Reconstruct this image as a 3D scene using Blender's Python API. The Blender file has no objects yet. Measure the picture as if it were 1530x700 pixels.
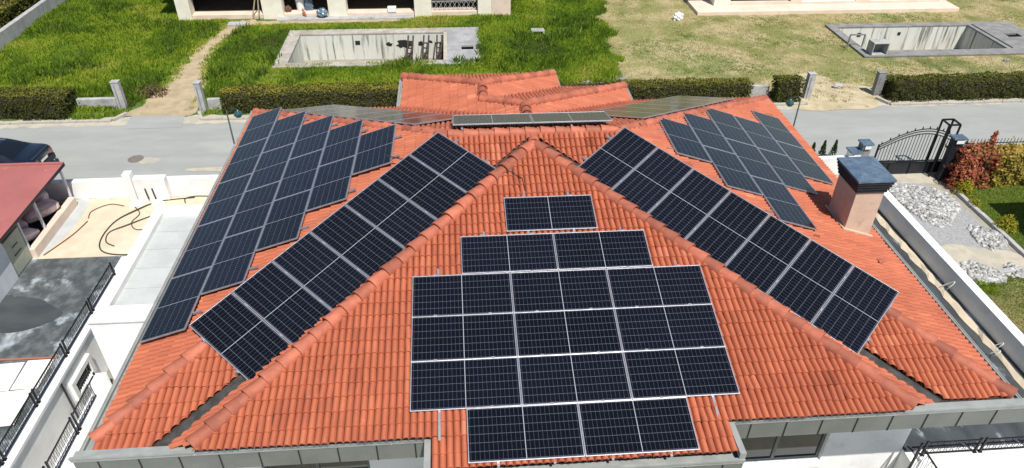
import bpy, bmesh, math, random
import numpy as np
from mathutils import Vector, Matrix
R = math.radians
random.seed(7); rng = np.random.default_rng(7)
SC = bpy.context.scene
COL = SC.collection
# ------------------------------------------------------------------ camera, sky, sun, exposure
G = -5.0                                             # ground level; eaves of the house are near z = 0
CAM = np.array([1.1135, -7.9557, 10.7925])
YAW, PIT, ROL, FPX = 0.08509, 0.62479, 0.01244, 1066.3
fw = np.array([math.sin(YAW)*math.cos(PIT), math.cos(YAW)*math.cos(PIT), -math.sin(PIT)])
rt = np.array([math.cos(YAW), -math.sin(YAW), 0.]); up = np.cross(rt, fw)
r2 = rt*math.cos(ROL)+up*math.sin(ROL); u2 = -rt*math.sin(ROL)+up*math.cos(ROL)
cd = bpy.data.cameras.new('camera'); cam = bpy.data.objects.new('camera', cd); COL.objects.link(cam)
cd.sensor_width = 36; cd.lens = 36*FPX/1530; cd.clip_start = .1; cd.clip_end = 2000
M = Matrix.Identity(4)
for i in range(3): M[i][0], M[i][1], M[i][2], M[i][3] = r2[i], u2[i], -fw[i], CAM[i]
cam.matrix_world = M; SC.camera = cam
SUN_EL, SUN_AZ = 60, 21                               # azimuth measured to the right of straight behind the camera
sv = Vector((math.sin(R(SUN_AZ))*math.cos(R(SUN_EL)), -math.cos(R(SUN_AZ))*math.cos(R(SUN_EL)), math.sin(R(SUN_EL))))
sd = bpy.data.lights.new('sun', 'SUN'); sd.energy = 4.9; sd.angle = R(.5); sd.color = (1, .955, .89)
so = bpy.data.objects.new('sun', sd); COL.objects.link(so); so.rotation_euler = sv.to_track_quat('Z', 'Y').to_euler(); so.location = (10, -20, 40)
w = bpy.data.worlds.new('World'); SC.world = w; w.use_nodes = True
nt = w.node_tree; bg = nt.nodes['Background']; sky = nt.nodes.new('ShaderNodeTexSky'); sky.sky_type = 'NISHITA'
sky.sun_disc = False; sky.sun_elevation = R(SUN_EL); sky.sun_rotation = R(180-SUN_AZ); sky.altitude = 200; sky.dust_density = .5
nt.links.new(sky.outputs[0], bg.inputs[0]); bg.inputs[1].default_value = .085
SC.view_settings.view_transform = 'Standard'; SC.view_settings.look = 'None'; SC.view_settings.exposure = 0.28; SC.view_settings.gamma = 1
SC.cycles.max_bounces = 6

# ------------------------------------------------------------------ materials
def mat(name, c1, c2=None, rough=.8, metal=0., scale=6., detail=6., lo=.35, hi=.65, bump=0., bscale=None, tint=None, stretch=(1, 1, 1), coat=0., spec=.5, c3=None, s3=1., lo3=.55, hi3=.7, sub=0.):
    """two-colour noise material; tint: (dark multiplier, light multiplier) driven by the per-face attribute; c3: a second, broader stain"""
    m = bpy.data.materials.new(name); m.use_nodes = True
    n = m.node_tree.nodes; l = m.node_tree.links; b = n['Principled BSDF']
    b.inputs['Roughness'].default_value = rough; b.inputs['Metallic'].default_value = metal
    b.inputs['Coat Weight'].default_value = coat; b.inputs['Specular IOR Level'].default_value = spec
    tc = n.new('ShaderNodeTexCoord'); mp = n.new('ShaderNodeMapping'); mp.inputs['Scale'].default_value = stretch
    l.new(tc.outputs['Object'], mp.inputs[0])
    def noise(s, d=detail):
        q = n.new('ShaderNodeTexNoise'); q.inputs['Scale'].default_value = s; q.inputs['Detail'].default_value = d; q.inputs['Roughness'].default_value = .6
        l.new(mp.outputs[0], q.inputs['Vector']); return q.outputs['Fac']
    def ramp(f, a, z):
        r = n.new('ShaderNodeMapRange'); r.inputs['From Min'].default_value = a; r.inputs['From Max'].default_value = z; r.interpolation_type = 'SMOOTHSTEP'
        l.new(f, r.inputs['Value']); return r.outputs[0]
    def mix(f, a, z, mode='MIX'):
        x = n.new('ShaderNodeMix'); x.data_type = 'RGBA'; x.blend_type = mode
        for s, v in ((x.inputs['Factor'], f), (x.inputs['A'], a), (x.inputs['B'], z)):
            if isinstance(v, (int, float)): s.default_value = v
            elif isinstance(v, (tuple, list)): s.default_value = (*v, 1) if len(v) == 3 else v
            else: l.new(v, s)
        return x.outputs['Result']
    out = c1
    if c2 is not None: out = mix(ramp(noise(scale), lo, hi), c1, c2)
    if c3 is not None: out = mix(ramp(noise(s3), lo3, hi3), out, c3)
    if tint is not None:
        at = n.new('ShaderNodeAttribute'); at.attribute_name = 'tint'
        if len(tint) == 2 and not isinstance(tint[0], tuple):
            out = mix(1., out, mix(at.outputs['Fac'], (tint[0],)*3, (tint[1],)*3), 'MULTIPLY')
        else:
            rp = n.new('ShaderNodeValToRGB'); e = rp.color_ramp.elements
            while len(e) < len(tint): e.new(.5)
            for k, t in enumerate(tint): e[k].position = k/(len(tint)-1); e[k].color = (*t, 1)
            l.new(at.outputs['Fac'], rp.inputs[0]); out = mix(1., out, rp.outputs[0], 'MULTIPLY')
    if isinstance(out, tuple): b.inputs['Base Color'].default_value = (*out, 1)
    else: l.new(out, b.inputs['Base Color'])
    if bump:
        bp = n.new('ShaderNodeBump'); bp.inputs['Strength'].default_value = bump; bp.inputs['Distance'].default_value = .02
        l.new(noise(bscale or scale*3), bp.inputs['Height']); l.new(bp.outputs[0], b.inputs['Normal'])
    return m

def panel_material():
    m = bpy.data.materials.new('solar_cells'); m.use_nodes = True
    n = m.node_tree.nodes; l = m.node_tree.links; b = n['Principled BSDF']
    tc = n.new('ShaderNodeTexCoord'); sp = n.new('ShaderNodeSeparateXYZ'); l.new(tc.outputs['Object'], sp.inputs[0])
    def mth(op, a, c=None):
        q = n.new('ShaderNodeMath'); q.operation = op
        for i, v in enumerate((a, c)):
            if v is None: continue
            if isinstance(v, (int, float)): q.inputs[i].default_value = v
            else: l.new(v, q.inputs[i])
        return q.outputs[0]
    def line(s, pitch, wdt, off):           # 1 on a thin line every `pitch`
        f = mth('FRACT', mth('ADD', mth('DIVIDE', s, pitch), off)); d = mth('MULTIPLY', mth('ABSOLUTE', mth('SUBTRACT', f, .5)), pitch)
        return mth('LESS_THAN', d, wdt/2)
    lx = line(sp.outputs[0], .0835, .003, 0.5); ly = line(sp.outputs[1], .1655, .005, .5)
    mid = mth('LESS_THAN', mth('ABSOLUTE', sp.outputs[0]), .007)
    def mix(f, a, c):
        x = n.new('ShaderNodeMix'); x.data_type = 'RGBA'
        for s, v in ((x.inputs['Factor'], f), (x.inputs['A'], a), (x.inputs['B'], c)):
            if isinstance(v, tuple): s.default_value = (*v, 1)
            else: l.new(v, s)
        return x.outputs['Result']
    nz = n.new('ShaderNodeTexNoise'); nz.inputs['Scale'].default_value = 3.; l.new(tc.outputs['Object'], nz.inputs['Vector'])
    oi = n.new('ShaderNodeObjectInfo')
    c = mix(oi.outputs['Random'], (.002, .0028, .006), (.004, .0052, .011)); c = mix(mth('MULTIPLY', nz.outputs['Fac'], .25), c, (.010, .012, .020)); c = mix(lx, c, (.11, .115, .125)); c = mix(ly, c, (.145, .15, .165)); c = mix(mid, c, (.32, .33, .36))
    l.new(c, b.inputs['Base Color']); b.inputs['Roughness'].default_value = .13; b.inputs['IOR'].default_value = 1.4
    b.inputs['Specular IOR Level'].default_value = .42
    rr = n.new('ShaderNodeMapRange'); rr.inputs['To Min'].default_value = .08; rr.inputs['To Max'].default_value = .22; l.new(nz.outputs['Fac'], rr.inputs['Value']); l.new(rr.outputs[0], b.inputs['Roughness'])
    return m

m_cell = panel_material()
m_alu = mat('aluminium', (.50, .50, .54), (.42, .42, .46), rough=.4, metal=.7, scale=9)
m_tile = mat('terracotta_tile', (.44, .124, .058), (.375, .098, .046), rough=.7, scale=1.3, lo=.3, hi=.7, bump=.25, bscale=60, tint=((.68, .64, .64), (.90, .88, .88), (1.0, 1.0, 1.0), (1.10, 1.13, 1.13), (1.25, 1.5, 1.65)), c3=(.52, .24, .16), s3=14, lo3=.62, hi3=.78)
m_cap = mat('terracotta_ridge', (.42, .128, .072), (.335, .095, .053), rough=.7, scale=4, bump=.2, bscale=50, tint=(.70, 1.2), c3=(.55, .35, .27), s3=18, lo3=.66, hi3=.75)
m_gap_shade = mat('gap_shade_underlay', (.05, .032, .025), (.03, .022, .018), rough=.95)  # dark sheet colour stands in for shade in the gaps between tiles
m_valley = mat('valley_lead', (.06, .06, .056), (.03, .03, .028), rough=.7, scale=5)
m_gutter = mat('gutter_metal', (.30, .315, .30), (.24, .255, .245), rough=.5, scale=3, c3=(.5, .5, .48), s3=6, lo3=.66, hi3=.74)
m_fascia = mat('fascia_metal', (.155, .165, .15), (.125, .135, .122), rough=.55, scale=1.2)
m_seam = mat('dark_seam', (.012, .012, .012), rough=.7)
m_white = mat('white_render', (.80, .80, .78), (.72, .72, .70), rough=.9, scale=.8, bump=.08, bscale=40, c3=(.58, .56, .51), s3=1.6, lo3=.56, hi3=.85)
m_cream = mat('cream_render', (.78, .74, .62), (.70, .66, .55), rough=.9, scale=1.5)
m_pink = mat('pale_pink_render', (.70, .56, .46), (.62, .49, .40), rough=.9, scale=1.2)
m_chim = mat('chimney_render', (.60, .44, .33), (.50, .36, .265), rough=.92, scale=2.2, lo=.3, hi=.75, bump=.12, bscale=30, c3=(.40, .32, .26), s3=3.2, lo3=.56, hi3=.74)
m_cap_metal = mat('chimney_cap_metal', (.20, .28, .36), (.11, .165, .23), rough=.42, metal=.5, scale=4, lo=.3, hi=.7, c3=(.34, .41, .47), s3=11, lo3=.58, hi3=.72)
m_dark_metal = mat('dark_metal', (.022, .024, .034), (.03, .032, .04), rough=.45, metal=.4)
m_black = mat('black_iron', (.018, .018, .02), rough=.5, metal=.5)
m_membrane = mat('roof_membrane', (.46, .48, .47), (.40, .42, .41), rough=.85, scale=1.2)
m_bitumen = mat('bitumen_floor', (.065, .072, .076), (.035, .04, .043), rough=.6, scale=1.1, lo=.35, hi=.65, c3=(.36, .41, .45), s3=1.3, lo3=.56, hi3=.72, stretch=(1.5, .6, 1))
m_yard = mat('wet_concrete', (.115, .125, .125), (.055, .064, .066), rough=.75, scale=2.2, lo=.38, hi=.60, c3=(.34, .385, .41), s3=1.5, lo3=.53, hi3=.72, bump=.1, bscale=20, stretch=(1, .8, 1))
m_wet = mat('wet_patch', (.06, .068, .07), (.042, .05, .052), rough=.6, scale=1.2, c3=(.42, .46, .5), s3=1.1, lo3=.58, hi3=.68, stretch=(.7, 1.6, 1))
m_sand = mat('sand', (.60, .51, .37), (.54, .45, .325), rough=.95, scale=1.4, bump=.15, bscale=25, c3=(.63, .55, .42), s3=.6, lo3=.5, hi3=.7)
m_asphalt = mat('old_asphalt', (.31, .318, .30), (.27, .28, .266), rough=.92, scale=.9, lo=.3, hi=.7, bump=.2, bscale=60, c3=(.33, .335, .315), s3=.35, lo3=.52, hi3=.66, stretch=(.5, 1.6, 1))
m_dust = mat('dusty_verge', (.46, .41, .32), (.36, .34, .28), rough=.95, scale=2.5, bump=.2, bscale=30)
m_dirt = mat('trodden_dirt', (.42, .33, .21), (.32, .255, .155), rough=.95, scale=1.6, bump=.3, bscale=14, c3=(.20, .19, .09), s3=1.1, lo3=.60, hi3=.72)
m_concrete = mat('old_concrete', (.42, .42, .41), (.32, .32, .31), rough=.92, scale=2.5, c3=(.22, .22, .215), s3=1.2, lo3=.58, hi3=.75, bump=.15, bscale=30)
m_sandy = mat('sandy_soil', (.50, .42, .28), (.39, .325, .205), rough=.95, scale=1.3, lo=.38, hi=.62, bump=.35, bscale=12, c3=(.26, .245, .12), s3=1.0, lo3=.55, hi3=.68)
m_dkconcrete = mat('dark_concrete', (.24, .24, .235), (.17, .17, .165), rough=.92, scale=2.0, c3=(.34, .33, .30), s3=1.0, lo3=.6, hi3=.75)
m_deckgrey = mat('weathered_deck', (.33, .33, .34), (.24, .245, .25), rough=.92, scale=1.1, c3=(.42, .40, .36), s3=2.4, lo3=.58, hi3=.72)
m_coping = mat('dirty_coping', (.40, .375, .33), (.29, .26, .22), rough=.95, scale=1.3, c3=(.48, .46, .42), s3=2.2, lo3=.55, hi3=.7)
m_kerb = mat('kerb_stone', (.42, .39, .34), (.34, .32, .28), rough=.95, scale=4)
m_poolwall = mat('pool_wall', (.62, .63, .56), (.54, .55, .49), rough=.9, scale=1.2, c3=(.16, .155, .13), s3=4.2, lo3=.52, hi3=.68, stretch=(1, 1, .07))
m_poolfloor = mat('pool_floor', (.30, .26, .21), (.22, .20, .16), rough=.95, scale=1.5, c3=(.48, .46, .40), s3=.8, lo3=.58, hi3=.66)
m_glass = mat('dark_glass', (.018, .028, .028), rough=.06, spec=.8)
m_frame = mat('grey_window_frame', (.11, .125, .12), rough=.5)
m_wframe = mat('white_window_frame', (.8, .8, .78), rough=.5)
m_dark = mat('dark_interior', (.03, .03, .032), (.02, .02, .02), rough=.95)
m_brownint = mat('bare_interior', (.10, .075, .055), (.07, .055, .04), rough=.95)
m_red = mat('red_sheet_roof', (.37, .125, .11), (.32, .105, .095), rough=.6, scale=.7, c3=(.52, .24, .22), s3=3.5, lo3=.64, hi3=.74)
m_shedwall = mat('shed_wall', (.66, .68, .70), (.56, .58, .60), rough=.9, scale=1.2)
m_greendoor = mat('pale_green_door', (.40, .42, .33), (.33, .35, .28), rough=.8, scale=3, c3=(.18, .19, .15), s3=5, lo3=.64, hi3=.7)
m_sack = mat('woven_sack', (.74, .62, .59), (.66, .52, .49), rough=.8, scale=5, c3=(.62, .36, .22), s3=3, lo3=.60, hi3=.68)
m_board = mat('white_board', (.76, .74, .70), (.70, .68, .64), rough=.8, scale=1)
m_pipe_red = mat('rust_pipe', (.36, .12, .07), rough=.7)
m_rust = mat('rusty_steel', (.16, .075, .045), (.10, .055, .035), rough=.9, scale=12)
m_oldsteel = mat('old_dark_steel', (.055, .032, .024), (.025, .02, .018), rough=.9, scale=8)
m_manhole = mat('cast_iron_cover', (.20, .165, .14), (.13, .11, .10), rough=.85, scale=14)
m_cable = mat('black_cable', (.03, .026, .022), rough=.6)
m_conduit = mat('white_conduit', (.75, .75, .74), rough=.5)
m_car = mat('dark_blue_paint', (.007, .012, .024), rough=.28, metal=.35, coat=1., spec=.6)
m_chrome = mat('chrome', (.6, .62, .65), rough=.15, metal=1.)
m_carglass = mat('tinted_glass', (.006, .008, .010), rough=.05, spec=.8)
m_tyre = mat('tyre', (.018, .018, .018), rough=.85)
m_taillight = mat('red_lens', (.25, .01, .015), rough=.15, coat=1)
m_green_pole = mat('green_pole', (.012, .035, .028), rough=.5, metal=.2)
m_teal = mat('teal_lantern', (.015, .075, .075), rough=.3, coat=.6)
m_lamp_glass = mat('lantern_glass', (.10, .22, .24), rough=.2, coat=.6)
m_rock = mat('white_rubble', (.50, .50, .485), (.36, .36, .35), rough=.95, scale=6, tint=(.5, 1.2))
m_gravel = mat('grey_gravel', (.34, .345, .34), (.25, .255, .25), rough=.95, scale=9, bump=.5, bscale=50)
m_grass = mat('green_grass', (1, 1, 1), rough=.75, tint=((.15, .15, .045), (.095, .18, .02), (.22, .34, .026), (.36, .45, .04), (.48, .47, .11)), spec=.2)
m_drygrass = mat('dry_grass', (1, 1, 1), rough=.85, tint=((.14, .24, .035), (.28, .31, .08), (.50, .43, .20), (.64, .55, .30)), spec=.15)
m_lawn = mat('lawn_grass', (1, 1, 1), rough=.8, tint=((.15, .22, .035), (.26, .34, .055), (.38, .42, .10)), spec=.2)
m_hedge = mat('hedge_leaf', (1, 1, 1), rough=.7, tint=((.04, .052, .013), (.09, .10, .02), (.19, .19, .03), (.37, .32, .045)), spec=.2)
m_twig_core = mat('twigs_and_shade_core', (.035, .028, .016), (.02, .018, .01), rough=.95, scale=8)  # for stems, and for hedge cores whose dark tone paints inner shade
m_photinia = mat('photinia_leaf', (1, 1, 1), rough=.6, tint=((.10, .17, .035), (.24, .19, .045), (.40, .07, .045), (.50, .13, .10), (.52, .33, .10)), spec=.3)
m_gold = mat('golden_leaf', (1, 1, 1), rough=.6, tint=((.13, .18, .035), (.34, .30, .05), (.52, .37, .08), (.50, .22, .08)), spec=.3)
m_yellow = mat('yellow_leaf', (1, 1, 1), rough=.6, tint=((.12, .15, .02), (.32, .30, .02), (.45, .40, .03)), spec=.3)
m_conifer = mat('conifer_leaf', (1, 1, 1), rough=.7, tint=((.02, .05, .015), (.05, .09, .03), (.08, .12, .04)), spec=.2)
m_soil = mat('green_soil', (.09, .12, .03), (.07, .13, .02), rough=.95, scale=.6, bump=.4, bscale=8, c3=(.16, .13, .07), s3=.5, lo3=.6, hi3=.72)
m_drysoil = mat('straw_ground', (.37, .31, .17), (.20, .21, .07), rough=.95, scale=.55, lo=.40, hi=.60, bump=.4, bscale=12, c3=(.13, .15, .045), s3=.32, lo3=.54, hi3=.68)
m_plot = mat('bare_plot', (.34, .31, .24), (.25, .235, .19), rough=.95, scale=.8, bump=.3, bscale=15)

def leafy(m, f=.45, gain=1.):
    n = m.node_tree.nodes; l = m.node_tree.links; b = n['Principled BSDF']; o = n['Material Output']; t = n.new('ShaderNodeBsdfTranslucent'); x = n.new('ShaderNodeMixShader'); x.inputs[0].default_value = f
    l.new(b.inputs['Base Color'].links[0].from_socket, t.inputs['Color']); l.new(b.outputs[0], x.inputs[1]); l.new(t.outputs[0], x.inputs[2]); l.new(x.outputs[0], o.inputs['Surface'])
for m_ in (m_grass, m_lawn, m_drygrass): leafy(m_, .5)
for m_ in (m_hedge, m_photinia, m_gold, m_yellow, m_conifer): leafy(m_, .35)

# ------------------------------------------------------------------ mesh helpers
class MB:
    """collects faces; build() links them as ONE mesh object"""
    def __init__(s): s.v = []; s.f = []; s.t = []; s.mi = []
    def add(s, vs, fs, tint=.5, mi=0):
        o = len(s.v); s.v += [tuple(map(float, q)) for q in vs]
        for f in fs: s.f.append([o+i for i in f]); s.t.append(tint); s.mi.append(mi)
        return s
    def box(s, x0, x1, y0, y1, z0, z1, mi=0, tint=.5, rz=0., c=None):
        vs = [(x, y, z) for z in (z0, z1) for x, y in ((x0, y0), (x1, y0), (x1, y1), (x0, y1))]
        if rz:
            c = c or ((x0+x1)/2, (y0+y1)/2); cs, sn = math.cos(rz), math.sin(rz)
            vs = [(c[0]+(x-c[0])*cs-(y-c[1])*sn, c[1]+(x-c[0])*sn+(y-c[1])*cs, z) for x, y, z in vs]
        return s.add(vs, [(3, 2, 1, 0), (4, 5, 6, 7), (0, 1, 5, 4), (1, 2, 6, 5), (2, 3, 7, 6), (3, 0, 4, 7)], tint, mi)
    def quad(s, a, b, c, d, mi=0, tint=.5): return s.add([a, b, c, d], [(0, 1, 2, 3)], tint, mi)
    def prism(s, poly, z0, z1, mi=0):
        n = len(poly); vs = [(x, y, z0) for x, y in poly]+[(x, y, z1) for x, y in poly]
        return s.add(vs, [tuple(range(n-1, -1, -1)), tuple(range(n, 2*n))]+[(i, (i+1) % n, n+(i+1) % n, n+i) for i in range(n)], .5, mi)
    def bar(s, a, b, wd, hd=None, mi=0, upv=(0, 0, 1)):            # rectangular bar from a to b
        a, b = Vector(a), Vector(b); hd = hd or wd; d = (b-a).normalized(); u = Vector(upv)
        if abs(d.dot(u)) > .98: u = Vector((0, 1, 0))
        x = d.cross(u).normalized(); y = x.cross(d)
        vs = [p+x*sx*wd/2+y*sy*hd/2 for p in (a, b) for sx, sy in ((-1, -1), (1, -1), (1, 1), (-1, 1))]
        return s.add(vs, [(3, 2, 1, 0), (4, 5, 6, 7), (0, 1, 5, 4), (1, 2, 6, 5), (2, 3, 7, 6), (3, 0, 4, 7)], .5, mi)
    def tube(s, pts, r, n=6, mi=0, cap=True):
        pts = [Vector(p) for p in pts]; rs = r if isinstance(r, (list, tuple)) else [r]*len(pts); vs = []
        for i, p in enumerate(pts):
            d = (pts[min(i+1, len(pts)-1)]-pts[max(i-1, 0)]).normalized(); u = Vector((0, 0, 1)) if abs(d.z) < .95 else Vector((1, 0, 0))
            x = d.cross(u).normalized(); y = x.cross(d)
            vs += [p+(x*math.cos(2*math.pi*k/n)+y*math.sin(2*math.pi*k/n))*rs[i] for k in range(n)]
        fs = [(i*n+k, i*n+(k+1) % n, (i+1)*n+(k+1) % n, (i+1)*n+k) for i in range(len(pts)-1) for k in range(n)]
        if cap: fs += [tuple(range(n-1, -1, -1)), tuple((len(pts)-1)*n+k for k in range(n))]
        return s.add(vs, fs, .5, mi)
    def build(s, name, mats, parent=None, smooth=False, bevel=0.):
        return mesh_obj(name, s.v, s.f, mats, parent, s.t, s.mi, smooth, bevel)

def mesh_obj(name, v, f, mats, parent=None, tint=None, mi=None, smooth=False, bevel=0.):
    me = bpy.data.meshes.new(name)
    if isinstance(f, np.ndarray):
        nf, k = f.shape; me.vertices.add(len(v)); me.vertices.foreach_set('co', np.asarray(v, np.float32).ravel())
        me.loops.add(nf*k); me.loops.foreach_set('vertex_index', f.astype(np.int32).ravel()); me.polygons.add(nf)
        me.polygons.foreach_set('loop_start', np.arange(0, nf*k, k, dtype=np.int32)); me.update(calc_edges=True)
    else: me.from_pydata(v, [], f); me.update()
    if tint is not None:
        a = me.attributes.new('tint', 'FLOAT', 'FACE'); a.data.foreach_set('value', np.asarray(tint, np.float32))
    mats = mats if isinstance(mats, (list, tuple)) else [mats]
    for m in mats: me.materials.append(m)
    if mi is not None and len(mats) > 1: me.polygons.foreach_set('material_index', np.asarray(mi, np.int32))
    if smooth: me.polygons.foreach_set('use_smooth', np.ones(len(me.polygons), bool))
    o = bpy.data.objects.new(name, me); COL.objects.link(o)
    if bevel:
        b = o.modifiers.new('bevel', 'BEVEL'); b.width = bevel; b.segments = 2; b.limit_method = 'ANGLE'
    if parent is not None: attach(o, parent)
    return o

def attach(o, parent):
    o.parent = parent
    loc = Vector((0, 0, 0)); p = parent
    while p is not None:
        if p.type == 'EMPTY': loc = Vector(p.location)
        p = p.parent
    o.matrix_parent_inverse = Matrix.Translation(-loc) if parent.type == 'EMPTY' else Matrix.Identity(4)

def tag(o, label=None, cat=None, group=None, kind=None):
    if label: o['label'] = label
    if cat: o['category'] = cat
    if group: o['group'] = group
    if kind: o['kind'] = kind
    return o
def thing(name, loc, label, cat, group=None):
    o = bpy.data.objects.new(name, None); COL.objects.link(o); o.location = loc; o.empty_display_size = .3
    return tag(o, label, cat, group)
def struct(o): o['kind'] = 'structure'; return o
ORD = ['first', 'second', 'third', 'fourth', 'fifth', 'sixth', 'seventh', 'eighth', 'ninth', 'tenth', 'eleventh', 'twelfth']

def inside(px, py, poly):
    c = np.zeros(px.shape, bool); n = len(poly)
    for i in range(n):
        (x0, y0), (x1, y1) = poly[i], poly[(i+1) % n]
        t = ((y0 > py) != (y1 > py)); xs = (x1-x0)*(py-y0)/((y1-y0) if y1 != y0 else 1e-9)+x0
        c ^= t & (px < xs)
    return c

# ------------------------------------------------------------------ ground, road, paths
def grid_sheet(name, xs, ys, z, holes, material_of, mats):
    mb = MB(); xs = sorted(set(xs)); ys = sorted(set(ys))
    for x0, x1 in zip(xs, xs[1:]):
        for y0, y1 in zip(ys, ys[1:]):
            cx, cy = (x0+x1)/2, (y0+y1)/2
            if any(a < cx < b and c < cy < d for a, b, c, d in holes): continue
            mb.quad((x0, y0, z), (x1, y0, z), (x1, y1, z), (x0, y1, z), mi=material_of(cx, cy))
    return struct(mb.build(name, mats))
POOL_L = (-8.3, .42, 30.75, 35.25); POOL_R = (25.3, 34.1, 30.75, 34.85)
WELL = (-10.70, -9.55, -12, 13.0)
SUMP_L = (1.45, 2.15, 32.3, 32.9); SUMP_R = (35.4, 36.3, 32.6, 33.2)
holes = [POOL_L, POOL_R, WELL, SUMP_L, SUMP_R]
xs = [-400, 400, 10.2]+[h[0] for h in holes]+[h[1] for h in holes]; ys = [-60, 500, 18.0, 24.3]+[h[2] for h in holes]+[h[3] for h in holes]
grid_sheet('ground', xs, ys, G, holes, lambda x, y: 2 if y < 24.3 else (0 if x < 10.2 else 1), [m_soil, m_drysoil, m_plot])

def wobble_strip(name, pts, z, m, amp=.12, step=.35, seed=0, kind='structure'):
    """a ground sheet along a polyline (x, y, half width) with uneven edges"""
    r = np.random.default_rng(seed); P = []
    for (x0, y0, w0), (x1, y1, w1) in zip(pts, pts[1:]):
        n = max(1, int(math.hypot(x1-x0, y1-y0)/step))
        for i in range(n): t = i/n; P.append((x0+(x1-x0)*t, y0+(y1-y0)*t, w0+(w1-w0)*t))
    P.append(pts[-1]); vs = []
    for i, (x, y, wd) in enumerate(P):
        a, b = P[max(i-1, 0)], P[min(i+1, len(P)-1)]; d = math.hypot(b[0]-a[0], b[1]-a[1]) or 1; nx, ny = -(b[1]-a[1])/d, (b[0]-a[0])/d
        l, q = wd+r.normal(0, amp), wd+r.normal(0, amp); vs += [(x+nx*l, y+ny*l, z), (x-nx*q, y-ny*q, z)]
    o = mesh_obj(name, vs, [(2*i, 2*i+1, 2*i+3, 2*i+2) for i in range(len(P)-1)], m)
    o['kind'] = kind; return o
def blob(name, cx, cy, rx, ry, z, m, seed=0, n=40, amp=.18):
    r = np.random.default_rng(seed); ph = r.uniform(0, 6.28, 6); vs = [(cx, cy, z)]
    for i in range(n):
        a = 2*math.pi*i/n; k = 1+amp*sum(math.sin(a*(j+2)+ph[j])/(j+1) for j in range(6))*.7
        vs.append((cx+rx*k*math.cos(a), cy+ry*k*math.sin(a), z))
    o = mesh_obj(name, vs, [(0, i+1, (i+1) % n+1) for i in range(n)], m); o['kind'] = 'structure'; return o
mb = MB(); mb.quad((-120, 17.6, G+.006), (140, 17.6, G+.006), (140, 24.0, G+.006), (-120, 24.0, G+.006)); struct(mb.build('road', m_asphalt))
wobble_strip('verge', [(-60, 24.25, .45), (0, 24.2, .45), (60, 24.1, .5)], G+.012, m_dust, amp=.09, seed=1)
wobble_strip('verge', [(-20, 17.8, .3), (-10, 17.75, .4), (18, 17.8, .3)], G+.010, m_dust, amp=.12, seed=2)
mb = MB(); mb.quad((-14.6, 23.4, G+.017), (-11.9, 23.4, G+.017), (-12.2, 25.15, G+.017), (-14.7, 25.15, G+.017)); struct(mb.build('driveway', m_asphalt))
wobble_strip('path', [(-13.3, 24.7, 1.75), (-13.2, 26.5, 1.35), (-13.1, 28.5, .95), (-13.5, 31, .6), (-13.3, 34.0, .5), (-12.7, 37.2, .62), (-11.4, 37.9, .5)], G+.021, m_dirt, amp=.13, seed=3)
wobble_strip('path', [(-11.8, 37.6, .3), (-6, 37.7, .28), (0, 37.8, .3)], G+.023, m_dirt, amp=.08, seed=5)
blob('path', 20.9, 24.9, 2.6, 1.55, G+.022, m_sandy, seed=4, amp=.28); blob('path', 20.2, 26.6, 1.3, 1.2, G+.024, m_sandy, seed=9, amp=.3)
blob('path', -12.5, 20.35, .5, .28, G+.011, m_dust, seed=8); blob('path', -9.0, 19.4, 1.4, .22, G+.015, m_dust, seed=12)
def kerb(x0, x1, y, seed):
    mb = MB(); r = random.Random(seed); x = x0
    while x < x1:
        e = min(x+1.0, x1); j = r.uniform(-.015, .015); mb.box(x+.006, e-.006, y+j, y+.16+j, G-.1, G+.12+j*.5, tint=r.random()); x = e
    return struct(mb.build('kerb', m_kerb, bevel=.015))
kerb(-60, -15.4, 24.15, 1); kerb(-11.2, 18.9, 24.05, 2); kerb(23.1, 60, 23.75, 3)
def kerb_return(p0, p1): mb = MB(); mb.bar((*p0, G+.05), (*p1, G+.05), .16, .2); return struct(mb.build('kerb', m_kerb, bevel=.015))
kerb_return((-15.35, 24.25), (-14.95, 24.95)); kerb_return((-11.2, 24.15), (-11.5, 24.9)); kerb_return((23.1, 23.9), (22.75, 24.6))

# left service yard: sand, then a stained concrete slab; the light well is a hole in the ground between them and the house
mb = MB(); mb.quad((-14.3, 13.4, G+.006), (-9.0, 13.4, G+.006), (-9.0, 17.4, G+.006), (-14.3, 17.4, G+.006)); struct(mb.build('yard', m_sand))
mb = MB(); mb.quad((-40, -20, G+.014), (-10.95, -20, G+.014), (-10.95, 13.4, G+.014), (-40, 13.4, G+.014)); struct(mb.build('yard', m_yard))
blob('yard', -14.1, 15.6, .55, 2.0, G+.010, m_membrane, seed=31, amp=.12)
blob('yard', -14.3, 10.55, 2.2, .95, G+.018, m_wet, seed=33, amp=.2)
mb = MB(); mb.quad((-9.55, -12, G+.008), (-5.2, -12, G+.008), (-5.2, 7.1, G+.008), (-9.55, 7.1, G+.008)); struct(mb.build('walkway', m_white))
# the neighbour's plot on the right: gravel drive, sandy patch, lawn with a kerb
blob('gravel', 20.0, 13.2, 1.6, 2.9, G+.010, m_gravel, seed=21); blob('path', 19.9, 11.1, 1.5, 1.0, G+.016, m_dust, seed=22)
mb = MB(); mb.quad((19.0, 16.5, G+.012), (21.5, 16.3, G+.012), (21.5, 17.9, G+.012), (19.0, 17.9, G+.012)); struct(mb.build('driveway', m_dust))
mb = MB(); mb.quad((21.75, 5, G+.03), (60, 5, G+.03), (60, 17.2, G+.03), (21.75, 17.2, G+.03)); struct(mb.build('lawn', m_soil))
mb = MB()
for k in range(8): mb.box(21.55, 21.72, 7.95+k*1.0, 8.94+k*1.0, G-.1, G+.13+.01*(k % 3))
struct(mb.build('kerb', m_concrete, bevel=.015))
mb = MB(); mb.quad((16.2, -20, G+.007), (21.5, -20, G+.007), (21.5, 10.3, G+.007), (16.2, 10.3, G+.007)); struct(mb.build('lawn', m_drysoil))

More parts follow.
